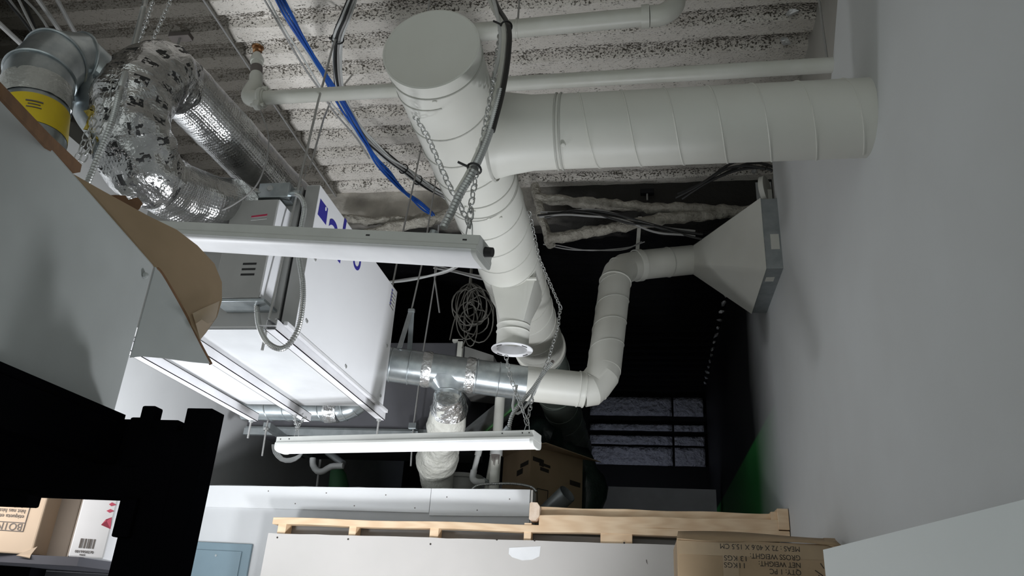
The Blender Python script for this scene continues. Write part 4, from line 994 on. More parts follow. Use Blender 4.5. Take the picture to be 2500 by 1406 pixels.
for t in (0.02, 0.05, 0.14):
    c = RR + x2d * t - y2 * 0.052 - z2 * 0.012
    obj('housing_rivet', MB().lathe(c, -y2, [(0, 0.003), (0.001, 0.003), (0.001, .0001)], 8), DARKGAP, f2)
for nm, e in (('hanger_hook', RR + x2d * 0.05), ('hanger_hook', RL - x2d * 0.07)):
    obj(nm, MB().tube(crv([e + V((-0.012, 0, 0)), e + V((-0.004, 0, .03)), e + V((0.004, 0, .045)), e + V((0.010, 0, .03)), e + V((0.012, 0, 0))], .006), 0.002, 5), ZINC, f2, smooth=True)
GC = 'chains of the strip lights'
hk1 = at(1146, 545, Y=1.80)
dl = [V((MX - (MR + .008) * math.cos(a), 2.05, MZ + (MR + .008) * math.sin(a))) for a in (-.35, 0, .5)]
chain('chain from the front light up the left side of the main duct', [at(985, 238, Y=2.08), at(1045, 335, Y=1.96), at(1095, 450, Y=1.88), at(1125, 505, Y=1.83), hk1 + V((0, 0, -.005))], GC)
chain('chain from the front light up past the right side of the main duct', [at(1222, 70, Y=2.2), at(1206, 190, Y=2.05), at(1185, 300, Y=1.95), at(1165, 410, Y=1.87), at(1150, 500, Y=1.82), hk1], GC)
chain('chain knot standing on the hook at the right end of the front light', [hk1 + V((0, 0, 0.03)), hk1, hook + V((0, 0, .055))], GC, scale=1.15)
hl = at(178, 400, Y=2.02)
chain('right of two chains running from the carton to the top edge', [at(425, -20, Y=2.25), at(372, 100, Y=2.12), at(345, 150, Y=2.08), at(290, 235, Y=1.84), at(245, 310, Y=1.82), at(205, 385, Y=1.80)], GC)
chain('left of two chains crossing the foil duct beside the metal conduit', [at(380, -20, Y=2.22), at(355, 60, Y=2.12), at(330, 120, Y=2.0), at(285, 190, Y=1.84), at(240, 270, Y=1.82), at(205, 345, Y=1.81), at(188, 388, Y=1.80)], GC)
rk = RR + x2d * 0.05 + V((0, 0, .045))
chain('chain hugging the right side of the main duct, down to the rear light', [V((MX + MR + .006, 2.95, MZ + .03)), V((MX + MR + .008, 3.3, MZ - .02)), at(1368, 750, Y=3.86), at(1362, 800, Y=3.74), at(1340, 875, Y=3.55), at(1302, 960, Y=3.38), rk], GC)
chain('chain from the open round collar down to the rear light', [at(1236, 872, Y=3.34), at(1246, 920, Y=3.28), at(1262, 965, Y=3.25), at(1278, 1005, Y=3.23), rk], GC)
lk = RL - x2d * 0.07 + V((0, 0, .045))
chain('short chain from the middle strut of the unit to the rear light', [at(743, 1020, Y=3.6), at(730, 1038, Y=3.52), lk], GC)
chain('short straight chain beside the middle strut at the rear light', [at(718, 1005, Y=3.62), at(721, 1028, Y=3.52), lk + V((0, 0, .01))], GC)
# conduits feeding the lights
ac = thing('conduit_run', 'armoured conduit and cables hanging from the deck to the front light', 'conduit', at(1085, 560, Y=1.80))
cpth = px([(1190, -30, 2.6), (1212, 20, 2.35), (1236, 65, 2.15), (1236, 130, 2.08), (1222, 220, 2.02), (1196, 320, 1.94), (1158, 412, 1.86), (1125, 470, 1.83), (1098, 525, 1.81), (1082, 556, 1.80)])
lab(obj('armoured_conduit', armoured(MB(), cpth[4:], 0.0125, 0.011), ARMOUR, ac, smooth=True), 'ribbed flexible metal conduit')
lab(obj('black_cord', MB().tube(crv([p + V((0.008, 0, 0)) for p in cpth[:6]], .03), 0.009, 8), BLACKCABLE, ac, smooth=True), 'black cord')
lab(obj('white_cord', MB().tube(crv([p + V((-0.012, 0.004, 0)) for p in cpth[:8]], .03), 0.010, 8), PVC, ac, smooth=True), 'white painted cord')
obj('white_cord', MB().tube(crv(px([(1200, -20, 2.5), (1216, 45, 2.2), (1222, 110, 2.1), (1203, 200, 2.05)]), .03), 0.007, 8), WHITECABLE, ac, smooth=True)
for i in (2, 6):
    t = (cpth[i + 1] - cpth[i - 1]).normalized()
    obj('cable_tie', MB().ring(cpth[i], t, 0.020, 0.0035, 16, 5), BLACKCABLE, ac, smooth=True)
    obj('tie_tail', MB().bar(cpth[i] + V((-.016, -.012, 0)), cpth[i] + V((-.045, -.02, .012)), (0, .002, 0), (.001, 0, .003)), BLACKCABLE, ac)
tag(obj('armoured_conduit', armoured(MB(), px([(362, -30, 2.15), (350, 20, 2.1), (325, 120, 1.95), (295, 215, 1.80), (272, 300, 1.76), (240, 380, 1.74), (212, 450, 1.73), (190, 500, 1.73)]), 0.0105, 0.010), ARMOUR, smooth=True), 'armoured conduit crossing in front of the foil duct into the carton', 'conduit')
rcn = thing('rear_conduit', 'coiled armoured conduit and white cord feeding the rear light', 'conduit', at(1240, 1045, Y=3.24))
obj('armoured_conduit', armoured(MB(), px([(1347, 886, 3.45), (1328, 910, 3.42), (1300, 950, 3.36), (1270, 985, 3.3), (1250, 1015, 3.26), (1242, 1045, 3.24)]), 0.010, 0.010), ARMOUR, rcn, smooth=True)
obj('conduit_tip', MB().tube(px([(1330, 906, 3.43), (1350, 882, 3.47)]), [0.007, 0.009], 8), INKG, rcn)
obj('white_cord', MB().tube(crv(px([(1318, 930, 3.4), (1295, 975, 3.35), (1272, 1005, 3.3), (1258, 1008, 3.28), (1252, 990, 3.28), (1262, 940, 3.3)]), .02), 0.006, 6), WHITECABLE, rcn, smooth=True)
obj('conduit_fitting', MB().tube([at(1242, 1043, Y=3.24), RR + x2d * 0.15], [0.014, 0.016], 10), GALVD, rcn)

# ------------------------------------------------------------------ things behind the low white wall
pv = thing('vent_pipe', 'upright white plastic pipe behind the low wall with grey drips below its coupling', 'pipe', at(1207, 1195, Y=4.95))
a, b = at(1222, 955, Y=4.95), at(1204, 1215, Y=4.95); a.x = a.x
obj('pipe', MB().tube([b, a], 0.033, 24), PVC, pv, smooth=True)
c = at(1212, 1098, Y=4.95); c.y = 4.95
tt = (a - b).normalized(); cm = b + tt * ((c - b).dot(tt))
obj('coupling', MB().tube([cm - tt * .035, cm + tt * .02], 0.041, 24), WHITECABLE, pv, smooth=True)
dz_ = MB()
for k in range(7):
    an = -2.3 + k * .25; q = cm - tt * .035 + V((.0335 * math.cos(an), .0335 * math.sin(an), 0)); dz_.tube([q, q - tt * (0.03 + .06 * random.random())], [.006, .002], 5)
lab(obj('drip', dz_, INKG, pv), 'grey drips of primer')['kind'] = 'stuff'
obj('slim_pipe', MB().tube([at(1228, 965, Y=5.02), at(1188, 1200, Y=5.02)], 0.018, 14), PVC, pv, smooth=True)
dp = thing('condensate_pipe', 'slim white pipe with an elbow just above the low wall', 'pipe', at(1155, 1165, Y=4.92))
obj('pipe', MB().tube([at(1172, 1090, Y=4.92), at(1157, 1150, Y=4.92)], 0.017, 16), WHITECABLE, dp, smooth=True)
obj('coupling', MB().tube([at(1170, 1097, Y=4.92), at(1166, 1112, Y=4.92)], 0.022, 16), WHITECABLE, dp, smooth=True)
obj('elbow', MB().tube(crv(px([(1157, 1148, 4.92), (1154, 1168, 4.92), (1164, 1176, 4.92), (1180, 1177, 4.95)]), .01), 0.021, 16), WHITECABLE, dp, smooth=True)
obj('fitting', MB().tube(px([(1178, 1170, 4.95), (1195, 1180, 4.98)]), .015, 10), GALVD, dp)
tag(obj('lying_conduit', armoured(MB(), px([(1150, 1196, 4.80), (1170, 1184, 4.82), (1210, 1181, 4.84), (1255, 1181, 4.84), (1295, 1188, 4.82), (1310, 1200, 4.8)]), 0.009, 0.009), ARMOUR, smooth=True), 'armoured conduit lying along the top of the low white wall', 'conduit')
bk = thing('bucket', 'grey ribbed plastic bucket behind the low wall by the insulated duct', 'bucket', at(1140, 1215, Y=5.15))
bc_ = at(1130, 1170, Y=5.15); bc_.z = 0.56
obj('bucket_body', MB().lathe(bc_, (0, 0, 1), [(0, .0001), (0, .10), (.2, .12), (.24, .122), (.245, .13), (.27, .13), (.275, .122), (.33, .124), (.335, .134), (.36, .134), (.36, .12)], 32), GREYPLASTIC, bk, smooth=True)
obj('bucket_handle', MB().tube(crv([bc_ + V((-.13, 0, .3)), bc_ + V((-.09, -.12, .14)), bc_ + V((.09, -.12, .14)), bc_ + V((.13, 0, .3))], .02), .004, 6), GALVD, bk)
# carton
ct_ = thing('open_carton', 'tall open brown carton with printed marks standing behind the low walls', 'box', (-0.8, 5.7, 0.562))
CF = at(1290, 1236, Y=5.5); CT = at(1290, 1086, Y=5.5); CRr = at(1421, 1236, Y=5.95); CLl = at(1222, 1236, Y=5.95)
h0_, h1_ = 0.562, CT.z
q = [V((CF.x, 5.5, h0_)), V((CRr.x, 5.95, h0_)), V((CRr.x + CLl.x - CF.x, 6.4, h0_)), V((CLl.x, 5.95, h0_))]
obj('carton_body', MB().hexa([*q, *[V((p.x, p.y, h1_)) for p in q]]), CARD, ct_, bev=.003)
ex = (q[1] - q[0]).normalized(); ey = (q[3] - q[0]).normalized()
t0_ = V((CF.x, 5.5, h1_)); t1_ = V((CRr.x, 5.95, h1_)); t3_ = V((CLl.x, 5.95, h1_))
obj('flap', MB().add([t0_, t1_, t1_ + V((.14, -.05, -.03)), t0_ + V((.12, -.1, -.005))], [(0, 1, 2, 3)]), CARD, ct_, solid=.005)
obj('flap', MB().add([t3_, t0_, t0_ + V((-.03, -.1, .05)), t3_ + V((-.1, -.05, .05))], [(0, 1, 2, 3)]), CARD, ct_, solid=.005)
def cprint(u, v, wd, hh, face='r', rot=0):
    e = ex if face == 'r' else ey; nrm = (V((0, 0, 1)).cross(e)).normalized()
    if nrm.y > 0: nrm = -nrm
    c = V((CF.x, 5.5, h0_)) + e * u + V((0, 0, v)) + nrm * .0012
    return MB().bar(c - e * wd / 2, c + e * wd / 2 + V((0, 0, rot)), nrm * .0006, (0, 0, hh / 2))
Hc = h1_ - h0_; Wr = (q[1] - q[0]).length; Wl = (q[3] - q[0]).length
for u, v, wd, hh, f_ in ((.12, .86, .10, .03, 'r'), (.2, .84, .05, .05, 'r'), (.26, .77, .10, .025, 'r'), (.3, .82, .08, .02, 'r'), (.85, .70, .13, .035, 'r'), (.55, .36, .2, .012, 'r'), (.6, .31, .16, .02, 'r'), (.2, .26, .12, .02, 'r'), (.9, .24, .1, .03, 'r'), (.2, .82, .16, .03, 'l'), (.35, .75, .12, .04, 'l'), (.2, .35, .2, .012, 'l')):
    W_ = Wr if f_ == 'r' else Wl
    obj('carton_print', cprint(u * W_, v * Hc, wd * 0.9, hh, f_, -0.006), INK, ct_)
for seg in (((.14, .55), (.34, .55)), ((.34, .55), (.33, .36)), ((.33, .36), (.16, .36)), ((.16, .36), (.14, .55))):
    A_ = [V((CF.x, 5.5, h0_)) + ex * (s[0] * Wr) + V((0, 0, s[1] * Hc)) + V((.0, -.0015, 0)) for s in seg]
    obj('carton_print', MB().tube(A_, .0035, 4), INK, ct_)
tag(obj('tube_offcut', MB().tube([V((-.72, 5.16, .60)), at(1385, 1205, Y=5.0)], .06, 24, caps=False).tube([V((-.72, 5.16, .60)), at(1385, 1205, Y=5.0)], .055, 24, caps=False), GALVD, smooth=True), 'short grey tube offcut lying behind the pine frame', 'pipe')
tp = crv([at(1385, 1085, Y=6.2), at(1420, 1130, Y=6.2), at(1430, 1190, Y=6.2), at(1425, 1250, Y=6.2)], .05)
tag(obj('crumpled_tarp', MB().tube(tp, [.05 + .10 * min(1, i / len(tp) * 2) for i in range(len(tp))], 24, wob=lambda p, a, b: .05 * noise.noise(p * 6) + .02 * noise.noise(p * 17)), TARP, smooth=True), 'crumpled dark green plastic tarp heaped beside the brown carton', 'tarp')
cw = crv([at(1255, 1062, Y=6.4), at(1310, 1060, Y=6.3), at(1360, 1075, Y=6.2)], .05)
tag(obj('plastic_bag', MB().tube(cw, [.06 + .07 * math.sin(3.1 * i / len(cw)) for i in range(len(cw))], 20, wob=lambda p, a, b: .05 * noise.noise(p * 7) + .02 * noise.noise(p * 20)), TARP, smooth=True), 'dark crumpled plastic bag on top of the brown carton', 'bag')
# cable coil, trap hose and bags at the dark left
cc_ = thing('cable_coil', 'pale cable looped in the dark under the grey box duct', 'cable', at(700, 1120, Y=5.2))
for k in range(4):
    obj('cable_loop', MB().tube(crv(px([(665 + 4 * k, 1085, 5.2), (668 + 4 * k, 1105 - k, 5.2), (685 + 2 * k, 1124 - k * 2, 5.2), (710, 1128 - 3 * k, 5.2), (732, 1116 - 2 * k, 5.2), (742, 1098, 5.2)]), .03), .006, 6), WHITECABLE, cc_, smooth=True)
hs = thing('drain_hose', 'white hose bent in a trap shape behind the low wall', 'hose', at(800, 1140, Y=5.2))
obj('hose', MB().tube(crv(px([(764, 1118, 5.2), (764, 1135, 5.2), (775, 1150, 5.2), (790, 1150, 5.2), (808, 1139, 5.2), (838, 1137, 5.2)]), .02), .022, 14), WHITECABLE, hs, smooth=True)
obj('hose_rod', MB().tube([at(782, 1122, Y=5.25), at(774, 1185, Y=5.25), V((at(774, 1185, Y=5.25).x, 5.25, .56))], .008, 6), GREYCABLE, hs)
obj('hose_union', MB().tube(px([(800, 1104, 5.3), (838, 1132, 5.22)]), .024, 12), GALVD, hs, smooth=True)
gb = at(835, 1165, Y=5.6)
tag(obj('green_sack', MB().tube(crv([V((gb.x, 5.6, .56)), V((gb.x + .01, 5.6, .75)), V((gb.x - .02, 5.6, .92)), V((gb.x - .05, 5.6, 1.02))], .04), [.10, .11, .11, .105, .10, .09, .08, .075, .07, .06, .05, .04][:len(crv([V((gb.x, 5.6, .56)), V((gb.x + .01, 5.6, .75)), V((gb.x - .02, 5.6, .92)), V((gb.x - .05, 5.6, 1.02))], .04))] + [.04] * max(0, len(crv([V((gb.x, 5.6, .56)), V((gb.x + .01, 5.6, .75)), V((gb.x - .02, 5.6, .92)), V((gb.x - .05, 5.6, 1.02))], .04)) - 12), 18, wob=lambda p, a, b: .015 * noise.noise(p * 15)), mat('green_sack', (.05, .16, .07), .6), smooth=True), 'slim green sack standing in the dark beside the drain hose', 'sack')
lg = thing('shiny_boot_duct', 'slanting shiny duct boot with a green edge behind the insulated duct', 'duct', at(1180, 1030, Y=5.2))
A_ = [at(1130, 1050, Y=5.05), at(1240, 960, Y=5.05), at(1290, 965, Y=5.3), at(1160, 1075, Y=5.3)]
obj('boot', MB().prism(A_, (0, .25, .05)), GALVD, lg, bev=.01)
obj('green_edge', MB().tube([A_[3] + V((0, -.01, 0)), A_[2] + V((0, -.01, 0))], .012, 6), mat('green_gasket', (.03, .20, .03), .5), lg)
dsc = thing('wall_disc', 'pale round cover plate on the right wall under the deck', 'cover plate', at(1866, 465, X=0.72))
p = at(1866, 465, X=0.72)
obj('plate', MB().lathe(p, (1, -.5, 0), [(-.02, .0001), (-.02, .05), (-.008, .085), (.02, .085), (.02, .0001)], 28), DUCT, dsc, smooth=True)
obj('strap', MB().box(p.x + .01, p.x + .04, p.y - .012, p.y + .012, p.z - .3, p.z), DUCT, dsc)
p = at(1850, 770, X=.74)

# ------------------------------------------------------------------ right foreground: box and white panel
YX = 3.2
b0, b1 = at(1652, 1312, Y=YX), at(2032, 1338, Y=YX)
bx = thing('shipping_box', 'brown taped shipping box with upside-down weight print, against the right wall', 'box', ((b0.x + b1.x) / 2, YX + .15, b0.z - .155))
bx1 = b1.x + .012; zt_ = b0.z; zb_ = zt_ - 0.42
obj('box_body', MB().box(b0.x, bx1, YX, YX + .40, zb_, zt_ - .003), CARD, bx, bev=.004)
f_ = [at(1652, 1311, Y=YX), at(1690, 1292, Y=YX + .05), at(2047, 1291, Y=YX + .05), at(2062, 1336, Y=YX - .02)]
n = 20; vs = []
for i in range(n + 1):
    t = i / n; vs += [V((b0.x + (bx1 + .02 - b0.x) * t, YX - .004 - .006 * math.sin(t * 9), zt_ - .004 - .005 * math.sin(t * 7))), V((b0.x + .01 + (bx1 - b0.x + .01) * t, YX + .10, zt_ + .034 + .006 * math.sin(t * 5)))]
obj('top_flap', MB().add(vs, [(2 * i, 2 * i + 2, 2 * i + 3, 2 * i + 1) for i in range(n)]), CARD, bx, solid=.004, smooth=True)
obj('side_flap', MB().add([V((bx1 - .03, YX - .005, zt_ - .005)), V((bx1 + .012, YX - .03, zt_ - .02)), V((bx1 + .022, YX + .1, zt_ + .03)), V((bx1 - .02, YX + .1, zt_ + .03))], [(0, 1, 2, 3)]), CARD, bx, solid=.004)
lab(obj('tape', MB().box(b0.x + .004, bx1 - .02, YX - .0012, YX - .0002, zt_ - .06, zt_ - .01), TAPE, bx), 'shiny brown packing tape along the top edge')
lab(obj('tape', MB().box(at(1762, 1320, Y=YX).x, at(1800, 1320, Y=YX).x, YX - .0014, YX - .0004, zb_ + .05, zt_ - .06), TAPE, bx), 'upright strip of brown packing tape')
x_r = at(1953, 1343, Y=YX).x
for s, py_, wpx, x_ in (('MEAS : 72 X 40.6 X 15.5 CM', 1335, 186, 1953), ('GROSS WEIGHT:', 1356, 116, 1954), ('13', 1358, 14, 1826), ('KGS', 1357, 31, 1801), ('NET WEIGHT:', 1374, 96, 1955), ('11', 1375, 12, 1822), ('KGS', 1374, 31, 1801), ("QTY: 1 PC", 1392, 72, 1956)):
    o_ = at(x_, py_, Y=YX - .001)
    to = text('printed_lettering', s, INK, bx, (o_.x, YX - .0016, o_.z), (-1, 0, 0), (0, 0, -1), .0265)
    xs = [v.co.x for v in to.data.vertices]; wd = max(xs) - min(xs); want = wpx / 2500 * 2500 * YX * 0.925 / FPX
    off = BASE[bx.name]
    for v in to.data.vertices: v.co.x = (v.co.x + off.x - o_.x) * want / wd + o_.x - off.x
for s in (((2003, 1375), (2012, 1388)), ((1990, 1392), (2010, 1406)), ((1998, 1404), (2008, 1412))):
    obj('pen_mark', MB().tube([at(*s[0], Y=YX - .001), at(*s[1], Y=YX - .001)], .0016, 5), INK, bx)
# something for it to stand on
st = thing('support_crate', 'large plain brown carton under the shipping box', 'box', (.42, YX + .2, FZ))
obj('crate_body', MB().box(b0.x + .02, bx1 - .02, YX + .02, YX + .40, FZ, zb_), CARD, st, bev=.004)
# white panel standing on edge
w0, w1 = at(2027, 1343, Z=.25), at(2500, 1228, Z=.25)
wd_ = (w1 - w0).normalized(); w1b = w0 + wd_ * 1.12; nn_ = V((0, 0, 1)).cross(wd_).normalized()
wpn = thing('room_divider', 'tall smooth white divider standing on edge beside the brown shipping box', 'panel', (w0.x, w0.y, FZ))
pm = MB().hexa([V((w0.x, w0.y, FZ)), V((w0.x, w0.y, FZ)) + nn_ * -.02, V((w1b.x, w1b.y, FZ)) + nn_ * -.02, V((w1b.x, w1b.y, FZ)), w0, w0 + nn_ * -.02, w1b + nn_ * -.02, w1b])
obj('panel_board', pm, mat('panel_white', (.80, .84, .835), .45, c2=(.77, .81, .805), ns=2), wpn)

# ------------------------------------------------------------------ left foreground: black rack, white carton, boxes
rk_ = thing('storage_rack', 'black steel storage rack post and shelf beams under the white carton', 'shelf', (-1.1, 1.2, FZ))
PYk = 1.40
pr, plx = at(515, 1015, Y=PYk).x, at(450, 993, Y=PYk + .03).x
pz = at(480, 996, Y=PYk).z
pm = MB().prism([(pr - .055, PYk - .0, FZ), (pr, PYk - .0, FZ), (pr, PYk + .05, FZ), (pr - .004, PYk + .05, FZ), (pr - .004, PYk + .005, FZ), (pr - .055, PYk + .005, FZ)], (0, 0, pz - FZ))
obj('upright', pm, RACK, rk_, bev=.002)
obj('upright', MB().box(pr - .14, pr - .055, PYk + .002, PYk + .045, FZ, pz - .045), RACK, rk_, bev=.003)
obj('bracket', MB().box(pr - .155, pr - .125, PYk + .0, PYk + .03, .25, pz + .004), RACK, rk_, bev=.004)
obj('bracket', MB().box(pr - .175, pr - .15, PYk + .0, PYk + .03, .25, pz - .02), RACK, rk_, bev=.004)
zbm0 = at(200, 1212, Y=PYk).z
obj('front_beam', MB().box(-2.3, pr - .07, PYk + .004, PYk + .044, zbm0, .345), RACK, rk_, bev=.003)
obj('side_beam', MB().bar(V((-1.045, PYk, .293)), V((-1.045, -.3, .293)), (.02, 0, 0), (0, 0, .041)), RACK, rk_, bev=.003)
obj('shelf_board', MB().box(-2.3, -1.03, -.3, PYk + .0, .335, .352), RACK, rk_)
obj('slot_lug', MB().box(pr - .145, pr - .11, PYk - .01, PYk + .01, at(250, 1310, Y=PYk).z, at(250, 1215, Y=PYk).z), RACK, rk_, bev=.003)
obj('lip', MB().box(-2.0, at(62, 1230, Y=PYk).x, PYk + .0, PYk + .04, at(40, 1233, Y=PYk).z, zbm0 + .01), RACK, rk_, bev=.004)
lm = obj('shelf_lamp', MB().box(-1.98, -1.26, 1.455, 1.50, .245, .28), RACK, rk_, bev=.003)  # added unseen housing for the fill light on the boxes
# big white carton on the shelf
wc = thing('white_carton', 'big white carton with torn brown flaps overhanging the black rack', 'box', (-1.3, .9, .354))
FB, FT = at(276, 1025, Y=1.45), at(378, 648, Y=1.45)
NB = at(0, 890, Y=1.10)
_n = (FT - FB).cross(NB - FB); NT = ray(0, 215) * (FB.dot(_n) / ray(0, 215).dot(_n))
NB2 = FB + (NB - FB) * 2.2; NT2 = FT + (NT - FT) * 1.5
L_ = V((-.55, 0, 0))
bod = MB().hexa([NB2 + L_, NB2, FB, FB + L_, NT2 + L_, NT2, FT, FT + L_])
obj('carton_body', bod, CARTONW, wc, bev=.006)
def onplane(P, tri):
    a, b, c = px(tri); n_ = (b - a).cross(c - a)
    return [ray(q[0], q[1]) * (a.dot(n_) / ray(q[0], q[1]).dot(n_)) for q in P]
WT = ((378, 652, 1.452), (318, 873, 1.455), (515, 888, 1.63))
BT = ((190, 432, 1.30), (540, 700, 1.70), (400, 675, 1.50))
fw = onplane([(378, 652, 1.452), (392, 668, 1.47), (420, 712, 1.52), (455, 775, 1.57), (490, 845, 1.61), (515, 888, 1.63), (470, 884, 1.58), (395, 874, 1.50), (348, 870, 1.46), (318, 873, 1.455)], WT)
lab(obj('white_flap', MB().add(fw, [tuple(range(len(fw)))]), CARTONW, wc, solid=.005, tri=True), 'white outer face of the opened end flap')
eg = MB().tube(crv(onplane([(383, 655, 1.456), (395, 668, 1.475), (420, 710, 1.525), (455, 773, 1.575), (490, 843, 1.615), (515, 889, 1.635)], WT), .02), .0042, 6)
lab(obj('torn_edge', eg, CARDD, wc, smooth=True), 'brown corrugated edge of the end flap')
bf = onplane([(175, 425, 1.28), (240, 462, 1.36), (300, 495, 1.43), (360, 528, 1.5), (430, 562, 1.58), (480, 600, 1.64), (522, 645, 1.68), (540, 690, 1.70), (540, 735, 1.70), (528, 775, 1.69), (500, 815, 1.67), (489, 828, 1.66), (462, 780, 1.61), (430, 722, 1.56), (400, 675, 1.50), (380, 652, 1.462), (300, 560, 1.38), (230, 480, 1.31)], BT)
lab(obj('brown_flap', MB().add(bf, [tuple(range(len(bf)))]), CARD, wc, solid=.005, tri=True), 'bare brown inside of the long top flap')
bt = onplane([(470, 765, 1.605), (500, 750, 1.66), (536, 735, 1.695), (527, 776, 1.685), (498, 816, 1.665), (489, 827, 1.655)], BT)
lab(obj('tape', MB().add([p * 0.993 for p in bt], [tuple(range(len(bt)))]), TAPE, wc, tri=True, solid=.001), 'glossy strip of packing tape on the flap')
pt = onplane([(478, 790, 1.63), (492, 780, 1.65), (507, 790, 1.665), (520, 786, 1.68), (498, 818, 1.665), (489, 829, 1.655)], BT)
lab(obj('bare_patch', MB().add([p * 0.990 for p in pt], [tuple(range(len(pt)))]), CARDL, wc, tri=True, solid=.001), 'pale torn patch on the flap tip')
tn = onplane([(207, 452, 1.33), (235, 466, 1.36), (250, 478, 1.38), (280, 476, 1.42), (305, 478, 1.45), (312, 488, 1.46), (335, 482, 1.48), (347, 497, 1.50), (338, 512, 1.49), (325, 517, 1.47), (312, 525, 1.455), (280, 505, 1.42), (240, 480, 1.37)], ((207, 452, 1.33), (347, 497, 1.50), (280, 505, 1.42)))
lab(obj('torn_flap', MB().add(tn, [tuple(range(len(tn)))]), CARDD, wc, tri=True, solid=.004), 'ragged reddish brown torn piece')
uf = px([(-30, 175, .80), (0, 205, .83), (60, 268, .92), (120, 330, 1.03), (175, 382, 1.15), (196, 402, 1.2), (192, 420, 1.2), (170, 424, 1.16), (120, 370, 1.05), (60, 305, .93), (0, 240, .835), (-30, 208, .80)])
lab(obj('edge_flap', MB().add(uf, [tuple(range(len(uf)))]), CARDD, wc, tri=True, solid=.006), 'dark brown folded flap edge along the top')
p = at(354, 673, Y=1.42); obj('staple', MB().lathe(p + V((.0, 0, 0)), (1, -.1, 0), [(0, .008), (.006, .006), (.008, .0001)], 8), CARTONW, wc)
# second rack level behind with boxes
r2 = thing('storage_rack', 'grey rear rack level holding the boxes beyond the black post', 'shelf', (-1.7, 2.0, FZ))
YB2 = 1.78
zs2 = at(150, 1358, Y=YB2).z
obj('shelf_board', MB().box(-2.6, -1.335, YB2 - .0, YB2 + .42, zs2 - .02, zs2), mat('grey_board', (.07, .07, .085), .7), r2)
obj('shelf_beam', MB().box(-2.6, at(110, 1380, Y=YB2 + .25).x, YB2 + .2, YB2 + .26, zs2 - .07, zs2 - .021), RACK, r2)
obj('back_board', MB().box(-2.6, -1.345, YB2 + .36, YB2 + .37, FZ, zs2 - .022), mat('back_board', (.22, .22, .25), .7), r2)  # added grey sheet standing in for the shaded wall under the shelf
for xx in (-2.55, -1.38): obj('leg', MB().box(xx, xx + .03, YB2 + .39, YB2 + .43, FZ, zs2 - .02), RACK, r2)
def qbox(nm, label, TLp, TRp, h, dep, m_, grp=None, cat='box'):
    TLp, TRp = V(TLp), V(TRp); e = (TRp - TLp); e.z = 0; nrm = V((0, 0, 1)).cross(e).normalized()
    root = thing(nm, label, cat, V(((TLp.x + TRp.x) / 2, (TLp.y + TRp.y) / 2, zs2)))
    b_ = [V((TLp.x, TLp.y, zs2)), V((TRp.x, TRp.y, zs2)), V((TRp.x, TRp.y, zs2)) + nrm * dep, V((TLp.x, TLp.y, zs2)) + nrm * dep]
    obj('box_body', MB().hexa(b_ + [p + V((0, 0, h)) for p in b_]), m_, root, bev=.004)
    return root, e.normalized(), nrm, V((TLp.x, TLp.y, zs2)), V((TRp.x, TRp.y, zs2))
a, b = at(-120, 1280, Y=YB2 - .045), at(86, 1320, Y=YB2 + .0)
bA, eA, nA, oA, oA2 = qbox('label_box', 'light brown box with a framed upside-down print panel beside the black post', a, b, .24, .25, CARDL)
zz = lambda py: at(60, py, Y=YB2).z
def onA(u, z): return oA2 - eA * u + V((0, 0, z)) - nA * .0012
fr = MB()
u0, u1, v0, v1 = .035, .30, .052, .30
for (p0, p1) in (((u0, v0), (u1, v0)), ((u0, v0), (u0, .235)), ((u0, .072), (u1, .072))):
    fr.tube([onA(*p0), onA(*p1)], .0012, 4)
obj('print_frame', fr, INKG, bA)
text('printed_lettering', 'BO1N1N', INKG, bA, onA(u0 + .004, .070), -eA, (0, 0, -1), .024)
for k in range(8):
    z = .082 + .013 * k; s_ = ['ETIQUETA', 'HIST NAS', 'ADE DATE', 'NO ALBO', 'INE TRES', 'STOVES', 'AND USES', 'ITEM'][k]
    text('printed_lettering', s_.lower() + ' ' + s_.lower(), INKG, bA, onA(u0 + .008, z + .008), -eA, (0, 0, -1), .0135)
obj('corner_fold', MB().add([oA2 + V((0, 0, 0)), oA2 + V((.008, .004, .02)), oA2 - eA * .03 + V((0, -.006, -.004)), oA2 + V((.004, -.006, -.008))], [(0, 1, 2), (0, 2, 3)]), CARDL, bA, solid=.003)
a, b = at(172, 1330, Y=YB2 + .005), at(258, 1342, Y=YB2 + .03)
bB, eB, nB, oB, oB2 = qbox('white_box', 'white box with a barcode and pink print, half hidden by the black post', a, b, .17, .30, WBOX)
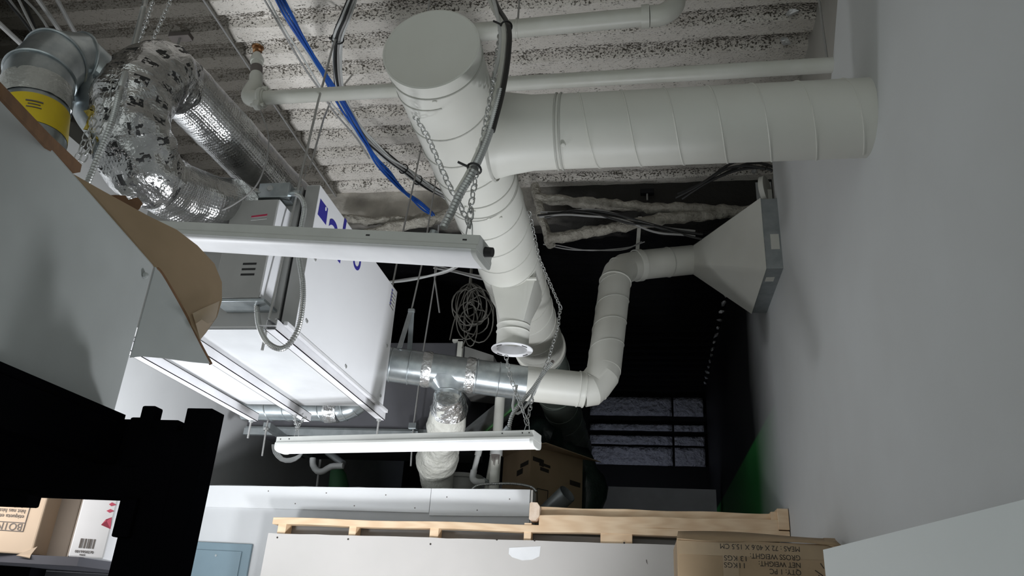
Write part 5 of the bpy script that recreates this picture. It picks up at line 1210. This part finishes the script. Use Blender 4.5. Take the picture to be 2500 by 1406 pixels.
obj('box_side', MB().hexa([oB - nB * -.002 + V((-.0025, 0, 0)), oB + V((-.0005, 0.002, 0)), oB + nB * .3 + V((-.0005, 0, 0)), oB + nB * .3 + V((-.0025, 0, 0)), oB + V((-.0025, .002, .17)), oB + V((-.0005, .002, .17)), oB + nB * .3 + V((-.0005, 0, .17)), oB + nB * .3 + V((-.0025, 0, .17))]), mat('tan_side', (.36, .30, .25), .7), bB)  # left side of the white box darkened, shade put into its colour
def onB(u, z): return oB + eB * u + V((0, 0, z)) - nB * .0012
for k in range(10):
    u = .020 + k * .0034; obj('barcode_bar', MB().prism([onB(u, .022), onB(u + .001 + .0018 * (k % 3 == 0) + .001 * (k % 2), .022), onB(u + .001 + .0018 * (k % 3 == 0) + .001 * (k % 2), .044), onB(u, .044)], nB * .0006), INKG, bB)
text('printed_lettering', '0019950270', INKG, bB, onB(.014, .011), eB, (0, 0, 1), .0085)
text('printed_lettering', 'MADE', INKG, bB, onB(.026, .005), eB, (0, 0, 1), .005)
for P in (((.058, .078), (.066, .092), (.082, .07), (.078, .098)), ((.062, .112), (.07, .108), (.08, .113), (.07, .117)), ((.064, .128), (.07, .124), (.082, .128), (.07, .133))):
    obj('pink_print', MB().prism([onB(*q) for q in P], nB * .0006), INKRED, bB)
bC, eC, nC, oC, oC2 = qbox('tan_box', 'dull tan box standing between the print box and the white box', at(70, 1330, Y=YB2 + .06), at(165, 1345, Y=YB2 + .08), .26, .2, mat('tan_card', (.27, .225, .185), .75))
obj('red_mark', MB().prism([oC + eC * u + V((0, 0, z)) - nC * .001 for u, z in ((.02, .1), (.035, .1), (.035, .104), (.02, .104))], nC * .0006), INKRED, bC)
bD, eD, nD, oD, oD2 = qbox('green_box', 'pale green box behind the white box', at(185, 1330, Y=YB2 + .29), at(232, 1330, Y=YB2 + .29), .34, .12, mat('pale_green', (.38, .46, .40), .6))
bE, eE, nE, oE, oE2 = qbox('small_brown_box', 'small brown box behind the post next to the pale green box', at(236, 1330, Y=YB2 + .30), at(262, 1330, Y=YB2 + .30), .34, .12, CARDL)
